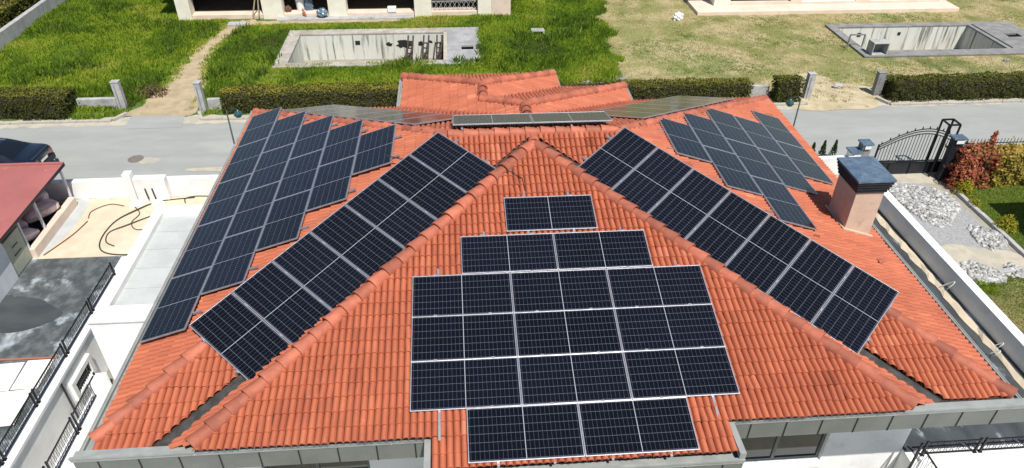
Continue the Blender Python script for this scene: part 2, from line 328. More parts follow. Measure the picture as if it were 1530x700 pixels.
# ------------------------------------------------------------------ the house
house = thing('house', (3, 8, G), 'white house under a red tiled hip roof carrying the solar panels', 'house')
# roof planes  z = a + b x + c y
PC = (-.144, 0, .2419); PM = (-.615, 0, .2985); PL = (1.685, .3258, 0); PR = (3.672, -.3253, 0); PB = (1.985+.36*8.78, 0, -.36)
E0 = -.30
W_A = (E0+.325*.85, .325, 0); W_B2 = (E0+.325*7.25, -.325, 0); W_B1 = (E0+.325*4.77, -.325, 0); W_N2 = (E0+.325*16.4, 0, -.325); W_N1 = (E0+.325*17.7, 0, -.325)
def Z(P, x, y): return P[0]+P[1]*x+P[2]*y
def meet(P, Q, x=None, y=None):
    """point where planes P and Q meet at the given x (or y)"""
    if x is None: x = ((Q[0]-P[0])+(Q[2]-P[2])*y)/(P[1]-Q[1])
    else: y = ((Q[0]-P[0])+(Q[1]-P[1])*x)/(P[2]-Q[2])
    return (x, y, Z(P, x, y))
LA = (.87, 8.72, 1.97); RA = (5.29, 8.72, 1.97)
XL, XLB, XR, YF = -5.88, -5.74, 12.12, 1.0
hipL0 = meet(PL, PM, x=XL); hipR0 = meet(PR, PM, x=XR)
hipBL = meet(PL, PB, x=XLB); hipBR = meet(PR, PB, x=XR+.1)
AP = (3.03, 8.33, Z(PC, 0, 8.33)); CL0 = (-3.85, .8, Z(PC, 0, .8)); CR0 = (9.68, .8, Z(PC, 0, .8))
VL0 = (-4.62, YF, Z(PM, 0, YF)); VR0 = (10.55, YF, Z(PM, 0, YF)); VLT = (2.80, 8.45, Z(PM, 0, 8.45)); VRT = (3.32, 8.40, Z(PM, 0, 8.40))

PITCH, COURSE = .134, .306
U = np.array([0, .09, .27, .5, .73, .91, 1.]); HP = np.array([0, .032, .062, .074, .062, .032, 0])
def tile_field(plane_pts, upd, poly, shift=0., seed=0, cuts=()):
    """terracotta tiles over one roof slope; plane from three points, upd = horizontal up-slope direction, poly = plan outline"""
    a, b, c = (np.array(p, float) for p in plane_pts); nn = np.cross(b-a, c-a); nn /= np.linalg.norm(nn)
    if nn[2] < 0: nn = -nn
    h = np.array([upd[0], upd[1], 0.]); ac = np.array([upd[1], -upd[0], 0.])
    upv = h-nn*(h@nn); upv /= np.linalg.norm(upv); ac = ac-nn*(ac@nn); ac = ac-upv*(ac@upv); ac /= np.linalg.norm(ac)
    def zof(x, y): return a[2]-((x-a[0])*nn[0]+(y-a[1])*nn[1])/nn[2]
    P3 = np.array([(x, y, zof(x, y)) for x, y in poly]); o = P3[0]; A = (P3-o)@ac; B = (P3-o)@upv
    nc0, nc1 = int(A.min()/PITCH)-2, int(A.max()/PITCH)+2; nr0, nr1 = int(B.min()/COURSE)-2, int(B.max()/COURSE)+2
    C, Rw = np.meshgrid(np.arange(nc0, nc1), np.arange(nr0, nr1)); C = C.ravel(); Rw = Rw.ravel()
    ca = (C+.5)*PITCH; cb = (Rw+.5)*COURSE+shift
    k = inside(ca, cb, list(zip(A, B))); C, Rw, ca, cb = C[k], Rw[k], ca[k], cb[k]; n = len(C)
    r = np.random.default_rng(seed); T = r.random((400, 400)); J = r.normal(0, 1, (400, 400)); J2 = r.normal(0, 1, (400, 400))
    pi_ = ((C//2) % 400); ri = (Rw % 400)
    tint = .10+.80*(.20*T[pi_, ri]+.40*T[(C % 400), (ri*7+3) % 400]+.40*T[(C*13+5) % 400, (ri//5) % 400]); tint = np.where(T[(pi_*3+1) % 400, (ri*5+2) % 400] > .985, .99, tint); tint = np.where(T[(pi_*5+1) % 400, (ri*3+2) % 400] < .006, .02, tint)
    jb = J[pi_, ri]*.007; jh = J2[pi_, ri]*.0035; sk = J2[(pi_*3) % 400, ri]*.004
    rowj = r.normal(0, .012, 400)[ri]
    lo, hi = -COURSE/2-.03, COURSE/2+.012
    rows = [(lo, .040), (hi, .004), (lo, .040), (lo+.004, .010)]
    V = np.zeros((n, 4, 7, 3))
    for q, (bb, hh) in enumerate(rows):
        for i in range(7):
            aa = ca+(U[i]-.5)*PITCH*(.965 if q != 1 else .93)+sk*(1 if q != 1 else -1); bo = cb+bb+jb+rowj  # tiles set narrow so the dark sheet draws the side-lap shadow
            hgt = hh+HP[i]*(1. if q != 3 else .82)+jh
            V[:, q, i] = o+np.outer(aa, ac)+np.outer(bo, upv)+np.outer(hgt, nn)
    base = (np.arange(n)*28)[:, None]; F = []
    for i in range(6): F.append(base+np.array([[i, i+1, 8+i, 7+i]])); F.append(base+np.array([[14+i+1, 14+i, 21+i, 22+i]]))
    F = np.stack(F, 1).reshape(-1, 4); tt = np.repeat(tint, 12)
    deck = [tuple(p-nn*.015) for p in P3]  # sheet below the tiles, coloured dark to paint shade into the gaps
    V = V.reshape(-1, 3)
    for (x0, y0), (x1, y1) in cuts:                 # saw the tiles along a plan line; the left-hand side of p0 -> p1 stays
        b = bmesh.new(); lay = b.faces.layers.float.new('t'); bv = [b.verts.new(v) for v in V]
        for f, t_ in zip(F, tt): b.faces.new([bv[i] for i in f])[lay] = t_
        bmesh.ops.bisect_plane(b, geom=b.verts[:]+b.edges[:]+b.faces[:], plane_co=(x0, y0, 0), plane_no=(y1-y0, x0-x1, 0), clear_outer=True)
        bmesh.ops.triangulate(b, faces=[f for f in b.faces if len(f.verts) != 4]); b.verts.index_update()
        V = np.array([v.co[:] for v in b.verts]); F = [[v.index for v in f.verts] for f in b.faces]; F = np.array([f if len(f) == 4 else f+[f[2]] for f in F]); tt = np.array([f[lay] for f in b.faces]); b.free()
    return V, F, tt, deck
def roof_mesh(name, fields, parent):
    Vs, Fs, Ts, Ms, off = [], [], [], [], 0; shade_sheets = MB()
    for V, F, T, D in fields:
        Vs.append(V); Fs.append(F+off); Ts.append(T); off += len(V); shade_sheets.add(D, [tuple(range(len(D)))])
    o = mesh_obj(name, np.concatenate(Vs), np.concatenate(Fs), m_tile, parent, np.concatenate(Ts), None, True)
    shade_sheets.build('gap_shade_sheet', m_gap_shade, o)
    return o
def P3(P, *xy): return [(x, y, Z(P, x, y)) for x, y in xy]
xy = lambda *ps: [(p[0], p[1]) for p in ps]
fC = tile_field(P3(PC, (0, 0), (1, 0), (0, 1)), (0, 1), [(.40, .03), (6.02, .03), (6.02, .69), (CR0[0]+.1, .69), AP[:2], (CL0[0]-.1, .69), (.40, .69)], seed=1)
vL = ((VL0[0]-.20, YF), (2.98, 8.52)); vR = ((3.10, 8.52), (VR0[0]+.20, YF)); bLc = ((2.98, 8.42), (VL0[0]+.15, YF)); bRc = ((VR0[0]-.15, YF), (3.10, 8.42))
pm = P3(PM, (0, 0), (1, 0), (0, 1)); MX = 3.04
fM = tile_field(pm, (0, 1), [(XL, YF), (VL0[0]+.6, YF), (MX, 8.35), (MX, 8.72), LA[:2], hipL0[:2]], seed=2, cuts=[vL])
fM2 = tile_field(pm, (0, 1), [(MX, 8.72), (MX, 8.35), (VR0[0]-.6, YF), (XR, YF), hipR0[:2], RA[:2]], seed=2, cuts=[vR])
fL = tile_field(P3(PL, (0, 0), (1, 0), (0, 1)), (1, 0), [hipL0[:2], LA[:2], hipBL[:2]], seed=3, shift=.1)
fR = tile_field(P3(PR, (0, 0), (1, 0), (0, 1)), (-1, 0), [hipR0[:2], hipBR[:2], RA[:2]], seed=4, shift=.1)
fB = tile_field(P3(PB, (0, 0), (1, 0), (0, 1)), (0, -1), [LA[:2], RA[:2], hipBR[:2], hipBL[:2]], seed=5)
bl = [AP, CL0, (VL0[0]+.14, YF, VL0[2])]; br = [AP, CR0, (VR0[0]-.14, YF, VR0[2])]
fbl = tile_field(bl, (1, 0), [AP[:2], CL0[:2], (VL0[0]-.1, YF), (VLT[0], VLT[1])], seed=6, cuts=[bLc]); fbr = tile_field(br, (-1, 0), [AP[:2], CR0[:2], (VR0[0]+.1, YF), (VRT[0], VRT[1])], seed=7, cuts=[bRc])
roof = roof_mesh('roof', [fC, fM, fM2, fL, fR, fB, fbl, fbr], house)
q = lambda P: P3(P, (0, 0), (1, 0), (0, 1))
R2a, R2b = meet(W_A, W_B2, y=11.3), meet(W_A, W_B2, y=12.35); R1a, R1b = meet(W_A, W_B1, y=13.6), meet(W_A, W_B1, y=14.89)
rear = roof_mesh('porch_roof', [
    tile_field(q(W_A), (1, 0), [(-.85, 15.05), (R2b[0], 11.4), R2b[:2], (R1a[0], R1a[1]), R1b[:2], (-.85, 17.7)], seed=8),
    tile_field(q(W_B2), (-1, 0), [(R2b[0], 11.4), (7.25, 15.05), (7.25, 16.4), R2b[:2]], seed=9),
    tile_field(q(W_N2), (0, -1), [R2b[:2], (7.25, 16.4), (4.77, 16.4), R1a[:2]], seed=10),
    tile_field(q(W_B1), (-1, 0), [R1a[:2], (4.77, 16.4), (4.77, 17.7), R1b[:2]], seed=11),
    tile_field(q(W_N1), (0, -1), [R1b[:2], (4.77, 17.7), (-.85, 17.7)], seed=12)], house)

def caps(a, b, rad=.105, parent=None, step=.36, lift=.03, seed=0, flip=False):
    """a row of half-round ridge tiles from the low end a to the high end b"""
    a, b = Vector(a), Vector(b); d = (b-a); L = d.length; d.normalize(); n = max(1, round(L/step)); s = L/n; r = random.Random(seed); mb = MB()
    side = d.cross(Vector((0, 0, 1))).normalized(); upv = side.cross(d)
    for i in range(n):
        p0 = a+d*(i*s-.035); p1 = a+d*((i+1)*s+.01); j = r.uniform(-.008, .008); r0, r1 = rad*1.20+j, rad*.93+j; tw = r.uniform(-.012, .012); tn = r.random()
        vs = []; K = 9
        for p, rr, l in ((p0, r0, lift+.026), (p1, r1, lift-.012), (p0, r0, lift+.026), (p0, r0-.034, lift+.018)):
            for k in range(K):
                t = math.pi*(-.08+1.16*k/(K-1)); vs.append(p+side*(math.cos(t)*rr+tw)+upv*(math.sin(t)*rr*.92+l-.03))
        fs = [(k, k+1, K+k+1, K+k) for k in range(K-1)]+[(2*K+k+1, 2*K+k, 3*K+k, 3*K+k+1) for k in range(K-1)]
        mb.add(vs, fs, tn)
    return mb.build('ridge_cap', m_cap, parent, smooth=True)
HL0 = (hipL0[0]-.02, hipL0[1]-.06, hipL0[2]-.01)
hm = Vector(HL0).lerp(Vector(LA), .243); caps(HL0, hm, .135, roof, .42, .035, seed=1); caps(hm+Vector((0, 0, -.03)), Vector(LA), .085, roof, .42, -.02, seed=21); caps((hipR0[0], hipR0[1]-.05, hipR0[2]), RA, .135, roof, .42, .035, seed=2)
caps((CL0[0]-.06, CL0[1]-.07, CL0[2]), AP, .145, roof, .42, .045, seed=3); caps((CR0[0]+.06, CR0[1]-.07, CR0[2]), AP, .145, roof, .42, .045, seed=4)
caps(AP, (3.05, 8.86, AP[2]+.02), .13, roof, .42, .05, seed=5); caps(LA, RA, .12, roof, .42, .05, seed=6)
caps(hipBL, LA, .13, roof, .42, seed=7); caps(hipBR, RA, .13, roof, .42, seed=8)
caps(R2a, R2b, .15, rear, .40, .075, seed=9); caps((7.25, 16.4, E0), R2b, .15, rear, .40, .075, seed=10); caps(R1a, R2b, .15, rear, .40, .075, seed=11); caps(R1a, R1b, .15, rear, .40, .075, seed=12)
caps((4.77, 17.7, E0), R1b, .15, rear, .40, .075, seed=13); caps((-.85, 17.7, E0), R1b, .15, rear, .40, .075, seed=14)
def valley(a, b, w0, w1, lift=.012):
    a, b = Vector(a), Vector(b); s = (b-a).cross(Vector((0, 0, 1))).normalized(); mb = MB(); z = Vector((0, 0, lift)); n = 24; vs = []
    for i in range(n+1):
        p = a.lerp(b, i/n); wd = w0+(w1-w0)*i/n; vs += [p-s*wd+z+Vector((0, 0, random.uniform(0, .006))), p+s*wd+z]
    return mb.add(vs, [(2*i, 2*i+1, 2*i+3, 2*i+2) for i in range(n)]).build('valley_flashing', m_valley, roof)
valley((VL0[0], YF, VL0[2]), VLT, .24, .14); valley((VR0[0], YF, VR0[2]), VRT, .24, .14)

# gutters and fascia
def channel(pts, wdt, dep, name='gutter', m=m_gutter, parent=house, side=1):
    """open box gutter along a polyline: outer wall, floor, inner wall; pts run along the roof edge, the trough lies to the right of travel * side"""
    mb = MB()
    for a, b in zip(pts, pts[1:]):
        a, b = Vector(a), Vector(b); d = (b-a).normalized(); o = d.cross(Vector((0, 0, 1))).normalized()*side; z = Vector((0, 0, 1))
        for o0, o1, z0, z1 in ((-.02, wdt-.045, -dep, -dep+.02), (wdt-.045, wdt, -dep-.02, 0.), (wdt-.004, wdt+.02, -.035, .012)):
            vs = [p+o*oo+z*zz for p in (a, b) for oo, zz in ((o0, z0), (o1, z0), (o1, z1), (o0, z1))]
            mb.add(vs, [(3, 2, 1, 0), (4, 5, 6, 7), (0, 1, 5, 4), (1, 2, 6, 5), (2, 3, 7, 6), (3, 0, 4, 7)])
    return mb.build(name, m, parent)
def fascia(x0, x1, y, z0, z1, step=.72):
    mb = MB(); mb.box(x0, x1, y, y+.06, z0, z1); f = mb.build('fascia', m_fascia, house); x = x0+step*.6
    while x < x1-.05: MB().box(x-.012, x+.012, y-.012, y-.002, z0, z1-.01).build('seam', m_seam, f); x += step
    return f
GZ = -.10
channel([(-6.14, .93, GZ-.03), (.30, .93, GZ-.03)], .21, .10); fascia(-6.12, .33, .74, -.70, GZ-.17)
channel([(6.16, .93, GZ-.03), (12.38, .93, GZ-.03)], .21, .10); fascia(6.14, 12.38, .74, -.70, GZ-.17)
channel([(.30, .13, -.25), (6.16, .13, -.25)], .20, .10); fascia(.30, 6.16, -.05, -.80, -.37)
def slab(name, m, x0, x1, y0, y1, z0, z1, parent=house, bevel=0.): return MB().box(x0, x1, y0, y1, z0, z1).build(name, m, parent, bevel=bevel)
slab('gutter', m_gutter, .26, .38, -.05, .74, -.24, -.10); slab('gutter', m_gutter, 6.05, 6.17, -.05, .74, -.24, -.10)
slab('fascia', m_fascia, .27, .33, .01, .735, -.80, -.243); slab('fascia', m_fascia, 6.11, 6.17, .01, .735, -.80, -.243)
channel([(-5.74, 15.0, -.20), (-5.88, .93, -.25)], .20, .09, side=1); slab('fascia', m_fascia, -5.95, -5.89, .81, 14.9, -.70, -.32)
channel([(12.13, .93, -.28), (12.13, 15.0, -.28)], .15, .09); slab('fascia', m_fascia, 12.16, 12.22, .81, 14.9, -.72, -.40)
channel([(-.87, 17.75, E0-.02), (-.87, 15.1, E0-.02)], .16, .09); channel([(7.27, 15.1, E0-.02), (7.27, 16.5, E0-.02)], .16, .09); channel([(4.79, 16.5, E0-.02), (4.79, 17.75, E0-.02)], .16, .09)
slab('soffit', m_fascia, -6.08, .25, .81, 14.7, -.72, -.702); slab('soffit', m_fascia, 6.18, 12.26, .81, 14.7, -.74, -.702); slab('soffit', m_fascia, .34, 6.10, .02, 2, -.79, -.76)
slab('fascia', m_fascia, XL+.1, -.9, 14.72, 14.8, -.7, -.3); slab('fascia', m_fascia, 7.3, XR, 14.72, 14.8, -.7, -.3)
# walls with the window openings on the front
def wall_x(x0, x1, y, z0, z1, openings, th=.25, m=m_white, name='wall', parent=house):
    """a wall facing -y with rectangular openings (x0, x1, z0, z1)"""
    mb = MB(); xs_ = sorted({x0, x1, *[o[0] for o in openings], *[o[1] for o in openings]}); zs_ = sorted({z0, z1, *[o[2] for o in openings], *[o[3] for o in openings]})
    for a, b in zip(xs_, xs_[1:]):
        for c, d in zip(zs_, zs_[1:]):
            if any(o[0] <= a and b <= o[1] and o[2] <= c and d <= o[3] for o in openings): continue
            mb.box(a, b, y, y+th, c, d)
    return mb.build(name, m, parent)
def window(x0, x1, z0, z1, y, mull, parent=house, mf=m_frame, t=.07):
    mb = MB(); mb.box(x0, x1, y, y+.08, z0, z0+t); mb.box(x0, x1, y, y+.08, z1-t, z1); mb.box(x0, x0+t, y, y+.08, z0+t, z1-t); mb.box(x1-t, x1, y, y+.08, z0+t, z1-t)
    for mx in mull: mb.box(mx-t*.6, mx+t*.6, y, y+.08, z0+t, z1-t)
    f = mb.build('window', mf, parent); MB().box(x0+t, x1-t, y+.03, y+.05, z0+t, z1-t).build('pane', m_glass, f); return f
opF = [(-3.6, -1.2, -3.6, -1.5), (7.3, 9.66, -3.92, -1.8)]
wall_x(-5.4, 11.68, 2.4, -8, -.73, opF); slab('wall', m_white, -5.4, -5.15, 2.65, 14.3, -8, -.73); slab('wall', m_white, 11.43, 11.68, 2.65, 14.3, -8, -.73); slab('wall', m_white, -5.15, 10.75, 14.05, 14.3, -8, -.73)
for a, b, c, d in opF: window(a, b, c, d, 2.5, [(a+b)/2]); slab('sill', m_white, a-.1, b+.1, 2.25, 2.398, c-.08, c)
slab('wall', m_white, .7, 5.8, .75, 2.396, -8, -.82); slab('wall', m_white, -.6, 7.0, 14.32, 16.0, G, -.75)
slab('floor', m_dark, -5.1, 10.7, 2.7, 14, -3.9, -3.8)
for pts, P_, lb in (([(-.72, 7.95), (-.35, 7.82), (-.05, 7.88), (.25, 8.1)], PM, 'thin black cable crossing the tiles between the left array and the diagonal strip'), ([(1.95, 7.15), (2.35, 7.25), (2.62, 7.0), (2.66, 6.6)], PC, 'thin black cable running from the left strip to the topmost panel')):
    mb = MB().tube([(x, y, Z(P_, x, y)+.10) for x, y in pts], .014, 6); tag(mb.build('cable', m_cable), lb, 'cable')
# chimney: rendered shaft, sheet-metal cap with louvres
ch = MB()
vs = [(10.95, 6.36, -.6), (11.68, 6.36, -.6), (11.68, 7.32, -.6), (10.95, 7.32, -.6), (10.95, 6.36, 1.30), (11.68, 6.36, 1.30), (11.68, 7.32, 1.30), (10.95, 7.32, 1.30)]
ch.add(vs, [(3, 2, 1, 0), (4, 5, 6, 7), (0, 1, 5, 4), (1, 2, 6, 5), (2, 3, 7, 6), (3, 0, 4, 7)]); chimney = ch.build('chimney', m_chim, house, bevel=.012)
cp = MB()
for k in range(4): o = .035+.022*k; cp.box(10.95-o, 11.68+o, 6.36-o, 7.32+o, 1.305+.085*k, 1.365+.085*k)
cp.box(10.93, 11.70, 6.34, 7.34, 1.31, 1.63); cp.build('louvre', m_dark_metal, chimney, bevel=.006)
o = .125; MB().box(10.95-o, 11.68+o, 6.36-o, 7.32+o, 1.645, 1.70).add([(10.95-o, 6.36-o, 1.702), (11.68+o, 6.36-o, 1.702), (11.68+o, 7.32+o, 1.702), (10.95-o, 7.32+o, 1.702), (11.10, 6.6, 1.745), (11.53, 6.6, 1.745), (11.53, 7.1, 1.745), (11.10, 7.1, 1.745)], [(0, 1, 5, 4), (1, 2, 6, 5), (2, 3, 7, 6), (3, 0, 4, 7), (4, 5, 6, 7)]).build('cap', m_cap_metal, chimney, bevel=.008)
fl = MB(); zz = lambda x: Z(PR, x, 0)
for (x0, x1, y0, y1) in ((10.88, 11.75, 6.28, 6.355), (10.88, 10.945, 6.355, 7.4)):
    fl.add([(x0, y0, zz(x0)+.05), (x1, y0, zz(x1)+.05), (x1, y1, zz(x1)+.05), (x0, y1, zz(x0)+.05), (x0, y0, zz(x0)+.13), (x1, y0, zz(x1)+.13), (x1, y1, zz(x1)+.13), (x0, y1, zz(x0)+.13)], [(4, 5, 6, 7), (0, 1, 5, 4), (1, 2, 6, 5), (2, 3, 7, 6), (3, 0, 4, 7)])
fl.build('flashing', m_chim, chimney)
# vent pipes and broken tile pieces lying on the slopes
def tile_hook(x, y, P, ang): # a half-round vent tile set on the slope
    a = Vector((x, y, Z(P, x, y)+.05)); d = Vector((math.cos(ang), math.sin(ang), 0))*.2; caps(a, a+d, .07, roof, .25, .03, seed=3)
tile_hook(9.75, 5.55, PR, 2.0); tile_hook(11.25, 5.1, PR, .4)
# flat-roofed annex on the left, with parapet
AX = (-9.05, -5.45, 7.1, 12.76)
mb = MB(); mb.box(AX[0], AX[1], AX[2], AX[3], G-3, -2.72); annex = mb.build('annex_wall', m_white, house)
slab('parapet', m_white, AX[0], AX[1], AX[2], 7.74, -2.718, -2.5, bevel=.015); slab('parapet', m_white, AX[0], AX[1], 12.42, AX[3], -2.718, -2.5, bevel=.015); slab('parapet', m_white, AX[0], -8.74, 7.742, 12.418, -2.718, -2.502, bevel=.012)
mb = MB(); mb.quad((-8.74, 7.74, -2.69), (-5.46, 7.74, -2.69), (-5.46, 12.42, -2.69), (-8.74, 12.42, -2.69)); fr = mb.build('flat_roof', m_membrane, house)
mb = MB()
for k in range(1, 5): mb.box(-8.73, -5.5, 7.74+k*.94, 7.75+k*.94, -2.688, -2.681)
mb.build('membrane_lap', m_concrete, fr)
mb = MB(); mb.box(AX[0]-.015, -6.1, AX[2]-.015, AX[2]-.002, -2.60, -2.56); mb.build('drip_line', m_concrete, house)
slab('plinth', m_white, -9.55, -9.15, 6.70, 7.08, G, -4.42, bevel=.01)
# side terrace on the right of the house
slab('terrace', m_white, 11.70, 16.345, 2.0, 13.4, G-.5, -3.66); mb = MB(); mb.quad((11.70, 2.28, -3.64), (16.34, 2.28, -3.64), (16.34, 13.4, -3.64), (11.70, 13.4, -3.64)); mb.build('terrace_floor', m_bitumen, house)
slab('terrace_kerb', m_white, 11.9, 16.345, 1.95, 2.27, -4.2, -3.55, bevel=.012)
slab('lower_terrace', m_white, 11.70, 17.0, -5, 1.93, -4.6, -3.95)
mb = MB(); vs = []; r = random.Random(5)
for i in range(40):
    y = 2.4+11*i/39; xw = 16.2; vs += [(xw-.24+r.uniform(-.05, .05), y, -3.628), (xw-.11, y, -3.56+r.uniform(-.02, .02)), (xw+r.uniform(-.04, .04), y, -3.628)]
mb.add(vs, [(3*i+j, 3*i+j+1, 3*i+j+4, 3*i+j+3) for i in range(39) for j in (0, 1)]); mb.build('sand_strip', m_sand, house)

# ------------------------------------------------------------------ solar panels
PLN, PWD = 2.111, 1.069
proto_frame = MB(); t = .021; h2 = .036
for x0, x1, y0, y1 in ((-PLN/2, PLN/2, -PWD/2, -PWD/2+t), (-PLN/2, PLN/2, PWD/2-t, PWD/2), (-PLN/2, -PLN/2+t, -PWD/2+t, PWD/2-t), (PLN/2-t, PLN/2, -PWD/2+t, PWD/2-t)): proto_frame.box(x0, x1, y0, y1, -h2, 0)
proto_root = thing('solar_panel', (0, 0, 0), 'x', 'solar panel')
pf = proto_frame.build('panel_frame', m_alu, proto_root, bevel=.003)
pcell = MB().box(-PLN/2+t, PLN/2-t, -PWD/2+t, PWD/2-t, -.03, -.003).build('cell_sheet', m_cell, proto_root)
cl = [MB().box(sx-.035, sx+.035, PWD/2-.014, PWD/2+.022, -.03, .007).build('clamp', m_alu, proto_root) for sx in (-PLN*.27, PLN*.27)]
first = [True]
def panel(center, xa, ya, label, group, clamps=True):
    """one panel: xa = direction of its long side, ya = direction of its short side"""
    xa = Vector(xa).normalized(); ya = Vector(ya).normalized(); za = xa.cross(ya)
    if first[0]: o = proto_root; first[0] = False
    else:
        o = proto_root.copy(); COL.objects.link(o)
        for c in [pf, pcell]+(cl if clamps else []):
            d = c.copy(); COL.objects.link(d); d.parent = o
    ya = za.cross(xa)
    m = Matrix.Identity(4)
    for i in range(3): m[i][0], m[i][1], m[i][2], m[i][3] = xa[i], ya[i], za[i], center[i]
    o.matrix_world = m; tag(o, label, 'solar panel', group); return o
def rail(a, b, label, group='mounting rails under the solar panels'):
    mb = MB(); mb.bar(a, b, .045, .05); o = mb.build('mounting_rail', m_alu); return tag(o, label, 'rail', group)

def axes(az, sl):
    hh = np.array([math.sin(az), math.cos(az), 0]); a = np.array([math.cos(az), -math.sin(az), 0]); u = hh*math.cos(sl)+np.array([0, 0, math.sin(sl)])
    return a, u, np.cross(a, u)
# front array, six stepped rows
ac, uu, nn_ = axes(0, .2373)
rows = [(.02, 1.06, 2, 'bottom'), (1.09, 0, 3, 'second lowest'), (2.145, 0, 3, 'third lowest'), (3.20, 0, 3, 'third highest'), (4.285, 1.06, 2, 'second highest'), (5.455, 2.12, 1, 'top')]
for (v0, x0, n, nm) in rows:
    for k in range(n):
        c = ac*(x0+k*2.12+PLN/2)+uu*(v0+PWD/2)+nn_*random.uniform(-.004, .004)
        where = {1: ['single black solar panel at the very top'], 2: ['left black solar panel', 'right black solar panel'], 3: ['left black solar panel', 'middle black solar panel', 'right black solar panel']}[n][k]
        panel(c, ac+uu*random.uniform(-.002, .002), uu, where+(' of the stepped front array' if n == 1 else ' in the '+nm+' row of the stepped front array'), 'panels of the stepped front array')
for i, (x, v0, v1) in enumerate([(.55, .50, 4.48), (1.60, -.06, 5.50), (2.62, -.06, 6.72), (3.68, -.06, 6.72), (4.76, -.06, 5.50), (5.82, .62, 4.42)]):
    rail(ac*x+uu*v0-nn_*.065, ac*x+uu*v1-nn_*.065, 'thin aluminium rail up the slope, '+ORD[i]+' from the left under the front array')
# two diagonal strips
ac, uu, nn_ = axes(0, .2901)
def strip(o, ang, sg, side):
    o = np.array(o); d = sg*ac*math.cos(ang)+uu*math.sin(ang); e = sg*ac*math.sin(ang)-uu*math.cos(ang)
    for k in range(7):
        c = o+d*(k*1.0806+PWD/2)+e*PLN/2+nn_*random.uniform(-.004, .004)
        xa = e if sg < 0 else -e
        panel(c, xa, np.cross(nn_, xa), 'black solar panel, '+ORD[k]+' from the bottom in the diagonal strip '+side+' of front array', 'panels of the diagonal strip '+side+' of the front array')
    for j, s in enumerate((.55, 1.58)):
        rail(o+d*-.07+e*s-nn_*.065, o+d*7.72+e*s-nn_*.065, ['upper', 'lower'][j]+' aluminium rail under the diagonal panel strip '+side+' of the front array')
strip((-4.6153, 3.3989, .56), .8125, 1, 'left'); strip((10.7096, 3.3968, .5975), .8009, -1, 'right')
# left slope array, columns of 5 4 3 2 1
ac, uu, nn_ = axes(math.pi/2+.0088, .315)
o = np.array([-5.7949, 3.5292, .0189])
cn = ['eave-side', 'second', 'third', 'fourth', 'ridge-side']
for c_ in range(5):
    for n in range(5-c_):
        ctr = o-ac*(n*2.12+c_*1.107+PLN/2)+uu*(c_*1.0806+PWD/2)
        panel(ctr, -ac, -uu, ('only dark blue solar panel in the ridge-side column' if c_ == 4 else 'dark blue panel, '+ORD[n]+' from near end of the '+cn[c_]+' column')+' on left slope', 'panels of the staggered array on the left slope', False)
for k in range(10):
    y = .55+k*1.06; c1 = max(c for c in range(5) if c*1.107 < y < c*1.107+(5-c)*2.12)
    rail(o-ac*y+uu*.02-nn_*.065, o-ac*y+uu*((c1+1)*1.0806+.17)-nn_*.065, 'short aluminium rail under the left slope array, '+ORD[k]+' from its near end')
# right slope array, columns of 2 2 3 2 1
ac, uu, nn_ = axes(-math.pi/2-.0045, .3145)
o = np.array([11.9034, 13.1137, -.0476]); tops = [0, -.99, -.945, -1.934, -2.89]; cnt = [2, 2, 3, 2, 1]
for c_ in range(5):
    for n in range(cnt[c_]):
        ctr = o+ac*(tops[c_]-n*2.12-PLN/2)+uu*(c_*1.0806+PWD/2)
        nm = {1: 'single', 2: ['far', 'near'][n % 2], 3: ['far', 'middle', 'near'][n]}[cnt[c_]]
        panel(ctr, ac, uu, nm+' dark blue solar panel of the '+cn[c_]+' column on the right slope', 'panels of the staggered array on the right slope', False)
for k in range(7):
    y = -.5-k*1.06; cs = [c for c in range(5) if tops[c]-cnt[c]*2.12 < y < tops[c]]
    if cs: rail(o+ac*y+uu*(min(cs)*1.0806-.1)-nn_*.065, o+ac*y+uu*((max(cs)+1)*1.0806+.17)-nn_*.065, 'short aluminium rail under the right slope array, '+ORD[k]+' from its far end')
# rear slope: two diagonal strips and a block of four by the ridge
ac, uu, nn_ = axes(math.pi, .3456)                     # uphill is towards the camera, ac points to -x
def rear_strip(o, d, side):
    o = np.array(o); d = np.array(d, float); d -= nn_*(d@nn_); d /= np.linalg.norm(d); e = np.cross(nn_, d); e = e if e[1] > 0 else -e
    for k in range(6):
        c = o+d*(k*1.0806+PWD/2)+e*PLN/2; xa = e; ya = np.cross(nn_, xa)
        panel(c, xa, ya, 'grey glinting solar panel, '+ORD[k]+' from the ridge end of the rear '+side+' strip', 'panels of the rear '+side+' strip', False)
    rail(o+d*.1+e*.4-nn_*.07, o+d*6.4+e*.4-nn_*.07, 'aluminium rail under the rear '+side+' panel strip')
rear_strip((-.08, 9.80, Z(PB, 0, 9.80)+.17), (-4.44, 4.08, -1.47), 'left')
rear_strip((6.30, 9.85, Z(PB, 0, 9.85)+.17), (4.73, 4.75, -1.72), 'right')
tl = math.atan(.24); ub = np.array([0, -math.cos(tl), math.sin(tl)])
for k in range(2):
    c = np.array([.96+PLN/2+k*2.12, 8.90, 2.16])-ub*PWD/2
    panel(c, -ac, ub, ['left', 'right'][k]+' grey solar panel of the pair behind the main ridge', 'panels of the pair behind the main ridge', False)
for k in range(2): rail((1.2+k*2.9, 8.86, Z(PB, 0, 8.86)+.13), (1.2+k*2.9, 10.9, Z(PB, 0, 10.9)+.13), ['left', 'right'][k]+' rail under the panels behind the main ridge')
